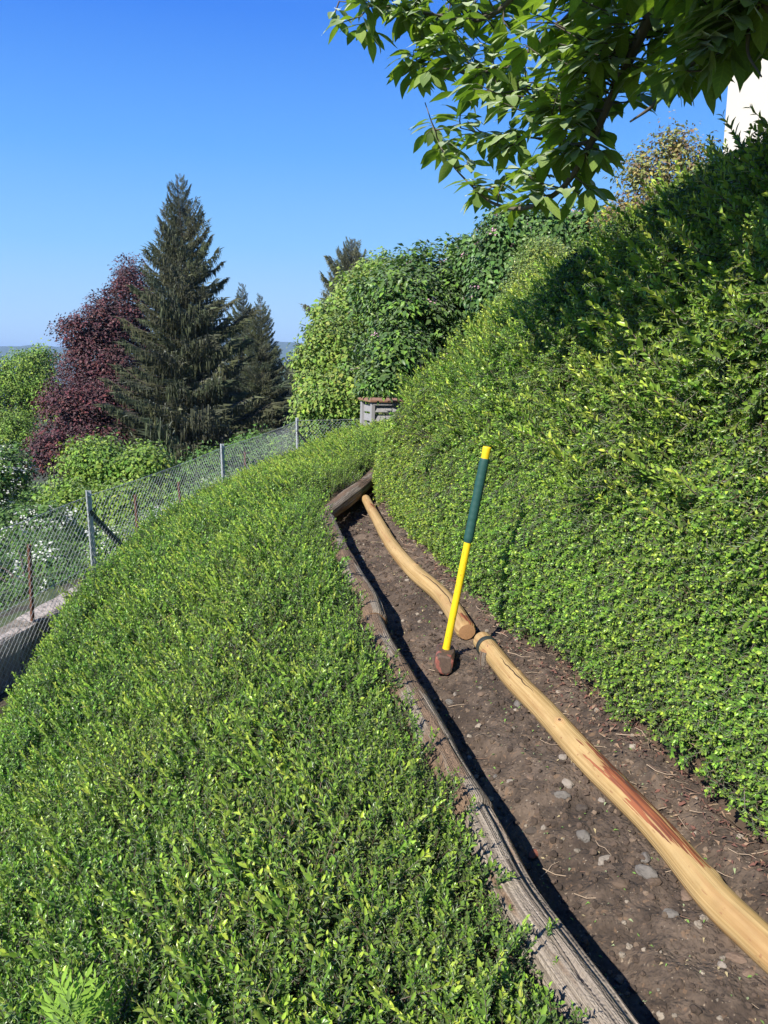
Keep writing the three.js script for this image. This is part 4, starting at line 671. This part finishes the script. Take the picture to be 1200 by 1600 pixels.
  const regions = [ [[.5, 2.62, -2.0, .35, .25, .32], 46], [[.75, 3.2, -2.25, .5, .3, .4], 12], [[.62, 2.52, -1.5, .36, .24, .34], 46], [[.95, 2.6, -1.75, .35, .3, .4], 40], // centre, half axes, number of tufts
    [[0.743, 2.486, -2.728, 0.309, 0.175, 0.309], 62], [[0.515, 2.429, -3.124, 0.252, 0.18, 0.288], 34], [[0.33, 2.724, -3.355, 0.279, 0.14, 0.254], 30], [[0.874, 2.327, -2.269, 0.171, 0.129, 0.189], 26], [[-0.013, 2.883, -3.538, 0.226, 0.069, 0.16], 22], [[0.606, 2.093, -2.977, 0.198, 0.093, 0.186], 16], [[0.406, 2.226, -3.258, 0.14, 0.127, 0.178], 9], [[0.242, 2.403, -3.476, 0.113, 0.107, 0.134], 8], [[0.692, 2.261, -2.847, 0.132, 0.132, 0.176], 20], [[0.136, 2.709, -3.576, 0.109, 0.095, 0.136], 6], [[0.35, 2.129, -3.31, 0.067, 0.047, 0.078], 3],
    [[0.772, 2.788, -2.624, 0.444, 0.212, 0.386], 40], [[0.391, 3.026, -3.301, 0.367, 0.171, 0.367], 20], [[0.954, 2.381, -2.035, 0.197, 0.182, 0.303], 30], [[0.888, 2.87, -2.252, 0.42, 0.226, 0.42], 34], [[0.751, 2.778, -2.448, 0.34, 0.215, 0.34], 44], [[0.83, 2.488, -1.985, 0.218, 0.189, 0.277], 36], [[0.783, 2.885, -2.276, 0.294, 0.196, 0.326], 34]];
  for (const [l, n] of regions) for (let k = 0; k < n; k++) {
    const d = V(r() * 2 - 1, r() * 2 - 1, r() * 2 - 1); if (d.length() > 1) d.normalize();
    const tip = V(l[0] + d.x * l[3], l[1] + d.y * l[4], l[2] + d.z * l[5]).sub(O);
    let best = spine[0], bd = 1e9; for (const s of spine) { const q = s.distanceTo(tip) + (s.y > tip.y + .1 ? .05 : 0); if (q < bd) { bd = q; best = s; } }
    const way = V().subVectors(tip, best), len = way.length(); way.normalize();
    const mid = V().lerpVectors(best, tip, .5); mid.y -= .06 * len; mid.x += (r() - .5) * .06;
    twigs.tube([best, mid, tip], [.0036, .0027, .0016], 4, [1, 1, 1]);
    const count = 6 + Math.floor(r() * 4);
    for (let j = 0; j < count; j++) {
      const f = 1 - .75 * Math.pow(r(), 1.5), o = f > .5 ? V().lerpVectors(mid, tip, f * 2 - 1) : V().lerpVectors(best, mid, f * 2), th = r() * 6.283;
      const ax = V(way.x * .5 + Math.cos(th) * .8, way.y * .3 + .1 - .5 * r() + .3 * (r() - .5), way.z * .5 + Math.sin(th) * .8).normalize(), nn = V((r() - .5) * .9, 1, (r() - .5) * .9);
      const X = V().crossVectors(ax, nn).normalize(), Z = V().crossVectors(X, ax).normalize(), L = .07 + .045 * r();
      const m = new THREE.Matrix4().makeBasis(X, ax, Z).scale(V(L * (.9 + .3 * r()), L, L)).setPosition(o.x + ax.x * .014, o.y + ax.y * .014, o.z + ax.z * .014);
      leaves.push({ m, at: o.clone().add(O), kind: Math.floor(r() * 6), tone: Math.floor(r() * 4), L });
    }
  }
  part('twigs', twigs.geo(), bark, tree, 'stuff');
  for (const e of leaves) { const q = e.at.clone().applyMatrix4(camera.matrixWorldInverse), px = q.x / -q.z / .5, py = q.y / -q.z / .666; e.size = e.L / -q.z * (Math.abs(px) < 1 && Math.abs(py) < 1 && q.z < 0 ? 1 : .01); }
  leaves.sort((a, b) => b.size - a.size);
  leaves.slice(0, 300).forEach(e => { const m = part('leaf', blades[e.kind], leafColours[e.tone], tree); m.applyMatrix4(e.m); });
  blades.forEach((g, k) => leafColours.forEach((mat, t) => { const mine = leaves.slice(300).filter(e => e.kind === k && e.tone === t); if (!mine.length) return; const im = shade(new THREE.InstancedMesh(g, mat, mine.length)); im.name = 'leaves'; im.userData.kind = 'stuff'; mine.forEach((e, i) => im.setMatrixAt(i, e.m)); tree.add(im); }));
}

// ---------------------------------------------------------------- stones, crumbs, clippings and litter on the path
{
  const pebbles = [0, 1, 2, 3, 4, 5].map(k => { const g = new THREE.IcosahedronGeometry(1, 3), p = g.attributes.position; for (let i = 0; i < p.count; i++) { const v = V().fromBufferAttribute(p, i), s = 1 + .8 * (fbm(v.x * 1.3 + k * 5, v.y * 1.3 + 3, v.z * 1.3 + 9, 3) - .5) + .05 * noise(v.x * 6 + k, v.y * 6 + 4, v.z * 6 + 2); p.setXYZ(i, v.x * s, v.y * s * .62, v.z * s * .8); } g.computeVertexNormals(); return g; });
  const stoneTex = texture(128, 128, (u, v) => { const k = .7 + .5 * tileNoise(u, v, 6) + .25 * (tileNoise(u, v, 40, 2) - .5); return [k, k, k]; });
  const tones = { grey: [.14, .125, .11], pale: [.235, .20, .165], brown: [.10, .068, .046], dark: [.065, .05, .04], red: [.21, .07, .04], tan: [.165, .112, .078] }, mats = {};
  for (const k in tones) mats[k] = new THREE.MeshStandardMaterial({ color: new THREE.Color().setRGB(...tones[k]), map: stoneTex, roughness: .9 });
  const say = { grey: 'smooth grey pebble lying on the dug earth of the path', pale: 'pale whitish pebble lying on the dug earth of the path', brown: 'earth-brown stone half sunk in the dug path', dark: 'dark damp stone half sunk in the dug path', red: 'brick-red shard lying at the edge of the log shadow', tan: 'flat tan stone tucked against the banded new log' };
  const list = [ // ground position, radius, tone
    [[0.25, 0.219, -2.734], .020, 'grey'], [[0.273, 0.221, -2.768], .013, 'pale'], [[0.49, 0.21, -2.63], .021, 'grey'], [[0.543, 0.206, -2.576], .022, 'grey'], [[0.366, 0.217, -2.709], .017, 'tan'], [[0.591, 0.196, -2.446], .032, 'tan'], [[0.575, 0.182, -2.277], .019, 'pale'], [[0.559, 0.172, -2.147], .026, 'pale'], [[0.538, 0.168, -2.103], .022, 'grey'], [[0.528, 0.172, -2.147], .015, 'brown'], [[0.514, 0.169, -2.119], .014, 'dark'], [[0.588, 0.165, -2.067], .022, 'dark'], [[0.685, 0.17, -2.122], .018, 'grey'], [[0.433, 0.162, -2.023], .022, 'dark'], [[0.463, 0.161, -2.015], .011, 'pale'], [[0.424, 0.155, -1.941], .020, 'red'], [[0.56, 0.156, -1.946], .025, 'grey'], [[0.595, 0.148, -1.854], .022, 'pale'], [[0.668, 0.148, -1.844], .027, 'brown'], [[0.704, 0.149, -1.859], .022, 'grey'], [[0.683, 0.142, -1.776], .030, 'grey'], [[0.692, 0.14, -1.749], .017, 'brown'], [[0.609, 0.141, -1.762], .021, 'brown'], [[0.765, 0.137, -1.716], .025, 'tan'], [[0.696, 0.132, -1.646], .019, 'grey'], [[0.804, 0.141, -1.762], .017, 'grey'], [[0.842, 0.129, -1.61], .027, 'pale'], [[0.8, 0.122, -1.52], .023, 'tan'], [[0.799, 0.126, -1.571], .030, 'brown'], [[0.396, 0.177, -2.215], .013, 'pale'], [[0.459, 0.176, -2.205], .015, 'tan'], [[0.428, 0.178, -2.226], .011, 'brown'], [[0.356, 0.181, -2.26], .012, 'grey'], [[0.354, 0.204, -2.554], .017, 'brown'], [[0.324, 0.195, -2.438], .015, 'brown'], [[0.547, 0.147, -1.835], .017, 'brown'], [[0.869, 0.122, -1.531], .024, 'pale'], [[0.811, 0.119, -1.483], .016, 'tan'], [[0.758, 0.12, -1.5], .012, 'pale'], [[0.65, 0.167, -2.091], .012, 'pale'], [[0.133, 0.264, -3.303], .018, 'tan'], [[0.123, 0.316, -3.955], .016, 'pale'], [[0.199, 0.307, -3.834], .015, 'tan'], [[0, 0.365, -4.561], .013, 'pale'], [[0.044, 0.344, -4.299], .015, 'tan'], [[-0.134, 0.357, -4.462], .014, 'pale'], [[0.125, 0.288, -3.602], .014, 'brown']];
  const r = seeded(81), n = {}; list.forEach(([, , t]) => n[t] = (n[t] || 0) + 1);
  list.forEach(([p, s, t], i) => {
    const m = single('stone', pebbles[i % 6], mats[t], say[t], 'stone', [p[0], soilY(p[0], p[2]) + s * (t === 'dark' || t === 'brown' ? -.1 : .1), p[2]], n[t] > 1 ? t + ' stones on the path' : undefined);
    s *= .85; m.scale.set(s * (1 + .3 * r()), s * (t === 'tan' || t === 'red' ? .6 : 1), s * (.8 + .3 * r())); m.rotation.y = r() * 6.28;
  });
  // tell the tan ones apart: only one lies against the banded log
  scene.children.filter(o => o.userData.group === 'tan stones on the path').forEach((o, i) => { o.userData.label = i === 1 ? 'flat tan stone tucked against the banded new log' : 'small flat tan stone lying loose on the dug path'; if (i === 1) delete o.userData.group; });
  // crumbs of earth and grit
  const crumb = [0, 1, 2].map(k => { const g = new THREE.IcosahedronGeometry(1, 1), p = g.attributes.position; for (let i = 0; i < p.count; i++) { const v = V().fromBufferAttribute(p, i), s = .75 + .6 * hash(Math.round(v.x * 50) + k, Math.round(v.y * 50), Math.round(v.z * 50)); p.setXYZ(i, v.x * s, v.y * s * .8, v.z * s); } g.computeVertexNormals(); return g; });
  const grit = new THREE.Group(); grit.name = 'soil_crumbs'; tag(grit, 'loose crumbs of earth and grit scattered over the dug path', 'soil', null, 'stuff'); scene.add(grit);
  const places = []; for (let i = 0; i < 17000; i++) { const z = -1 - 5.4 * Math.pow(r(), 1.3), a = logX(z) + .02, b = footX(z) + .12, x = a + (b - a) * r(), s = .0014 + .0095 * Math.pow(r(), 5.5), q = r(), c = q < .82 ? mul3([.068, .047, .034], .6 + .8 * r()) : q < .95 ? mul3([.14, .10, .07], .7 + .6 * r()) : mul3([.25, .21, .165], .7 + .5 * r()); places.push({ p: V(x, soilY(x, z) + s * .25, z), d: dirOf(r, [0, 1, 0], .5), s, roll: r() * 6.28, tint: c }); }
  scatter('crumbs', crumb, new THREE.MeshStandardMaterial({ color: 0xffffff, roughness: 1 }), places, grit);
  // clipped green leaves, straw bits, dead leaves along the foot of the clipped hedge
  const bit = [0, 1, 2].map(k => { const b = new Build(); b.leaf(V(0, 0, -.009), V(0, 0, 1), V(0, 1, 0), .018, .008, [1, 1, 1], .1 + .2 * k, .2 * k); return b.geo(); });
  const cut = new THREE.Group(); cut.name = 'hedge_clippings'; tag(cut, 'small cut green leaves and straw scattered on the earth', 'clippings', null, 'stuff'); scene.add(cut);
  const cp = []; for (let i = 0; i < 900; i++) { const z = -1.1 - 5 * Math.pow(r(), 1.1), a = logX(z) + .04, b = footX(z) + .05, x = a + (b - a) * Math.pow(r(), .7), q = r(); cp.push({ p: V(x, soilY(x, z) + .004, z), d: dirOf(r, [0, 1, 0], .35), s: .35 + .6 * r(), roll: r() * 6.28, tint: q < .45 ? [.16, .30, .05] : q < .75 ? [.42, .34, .18] : [.30, .36, .18] }); }
  scatter('clippings', bit, leafMat(.2, .3, .4), cp, cut);
  const lit = new THREE.Group(); lit.name = 'leaf_litter'; tag(lit, 'reddish-brown dead leaves and twigs along the foot of the clipped hedge', 'litter', null, 'stuff'); scene.add(lit);
  const lp = []; for (let i = 0; i < 5200; i++) { const z = -1.2 - 5 * r(), a = newX(z) + .075, b = footX(z) + .14, x = a + (b - a) * Math.pow(r(), .75), q = r(), cover = fbm(x * 6, z * 6, 4, 2); if (cover < .38) continue; lp.push({ p: V(x, soilY(x, z) + .002 + .012 * r(), z), d: dirOf(r, [0, 1, 0], .7), s: .5 + .8 * r(), roll: r() * 6.28, tint: q < .5 ? [.16, .07, .05] : q < .8 ? [.26, .17, .11] : [.10, .06, .045] }); }
  scatter('dead_leaves', bit, leafMat(.1, .05, .6), lp, lit);
  const stick = [0, 1].map(k => { const q = seeded(600 + k), b = new Build(); b.tube([0, .33, .66, 1].map(f => V((q() - .5) * .012, .07 * (f - .5), (q() - .5) * .012)), [.0012, .0011, .0009, .0006], 4, [1, 1, 1]); return b.geo(); });
  const sp = []; for (let i = 0; i < 420; i++) { const z = -1.2 - 5 * r(), near = r() < .7, a = near ? newX(z) + .07 : logX(z) + .1, b = footX(z) + .14, x = a + (b - a) * r(); sp.push({ p: V(x, soilY(x, z) + .006, z), d: dirOf(r, [1, .1, .6], .9).setY((r() - .5) * .3).normalize(), s: .5 + 1.0 * r(), roll: r() * 6.28, tint: r() < .5 ? [.36, .27, .19] : [.14, .085, .06] }); }
  scatter('twigs', stick, vcMat(.9), sp, lit);
}
// ---------------------------------------------------------------- bright weed coming up through the low hedge
{
  const weedLeaf = (seed, L) => { const b = new Build(), c = [.24, .42, .03], r = seeded(seed); for (const [f, s] of [[.25, -1], [.25, 1], [.45, -1], [.45, 1], [.65, -1], [.65, 1], [.8, 0]]) { const o = V(0, L * f * .9, -.1 * L * f * f), d = V(s * .75, 1 - .2 * Math.abs(s), -.2).normalize(); b.leaf(o, d, V(0, .2, 1).normalize(), L * (s ? .42 : .5) * (.85 + .3 * r()), L * .11, mul3(c, .85 + .3 * r()), .15, .1); } b.tube([V(0, 0, 0), V(0, L * .5, -.02 * L), V(0, L * .8, -.06 * L)], [.0014, .0011, .0006], 4, mul3(c, .9)); return b.geo(); };
  const mat = leafMat(.4, .15, .5), kinds = [0, 1, 2].map(k => weedLeaf(700 + k, .085));
  [[[-0.698, 0.019, -1.474], 'bright green feathery weed sprouting low through the spreading hedge', 13, 1.1], [[-0.681, -0.009, -1.57], 'small bright feathery weed beside a larger one in the spreading hedge', 8, .72]].forEach(([p, label, n, s], w) => {
    const g = thing('weed', label, 'weed', [p[0], p[1] - .12, p[2]], undefined), r = seeded(710 + w), b = new Build(); b.tube([V(0, -.05, 0), V(0, .06, 0), V(.005, .13 * s, 0)], [.0025, .002, .001], 5, [.2, .26, .06]); part('stem', b.geo(), vcMat(.8), g);
    for (let k = 0; k < n; k++) { const m = part('leaf', kinds[k % 3], mat, g), th = k * 2.4, d = V(Math.cos(th) * .8, .75 + .4 * k / n, Math.sin(th) * .8).normalize(); m.position.set(0, .04 + .09 * s * k / n, 0); m.quaternion.setFromUnitVectors(UPQ, d); m.scale.setScalar(s * (.75 + .4 * r())); }
  });
}
scene.fog = new THREE.FogExp2(0xa9c9f2, .00013);
renderer.render(scene, camera);
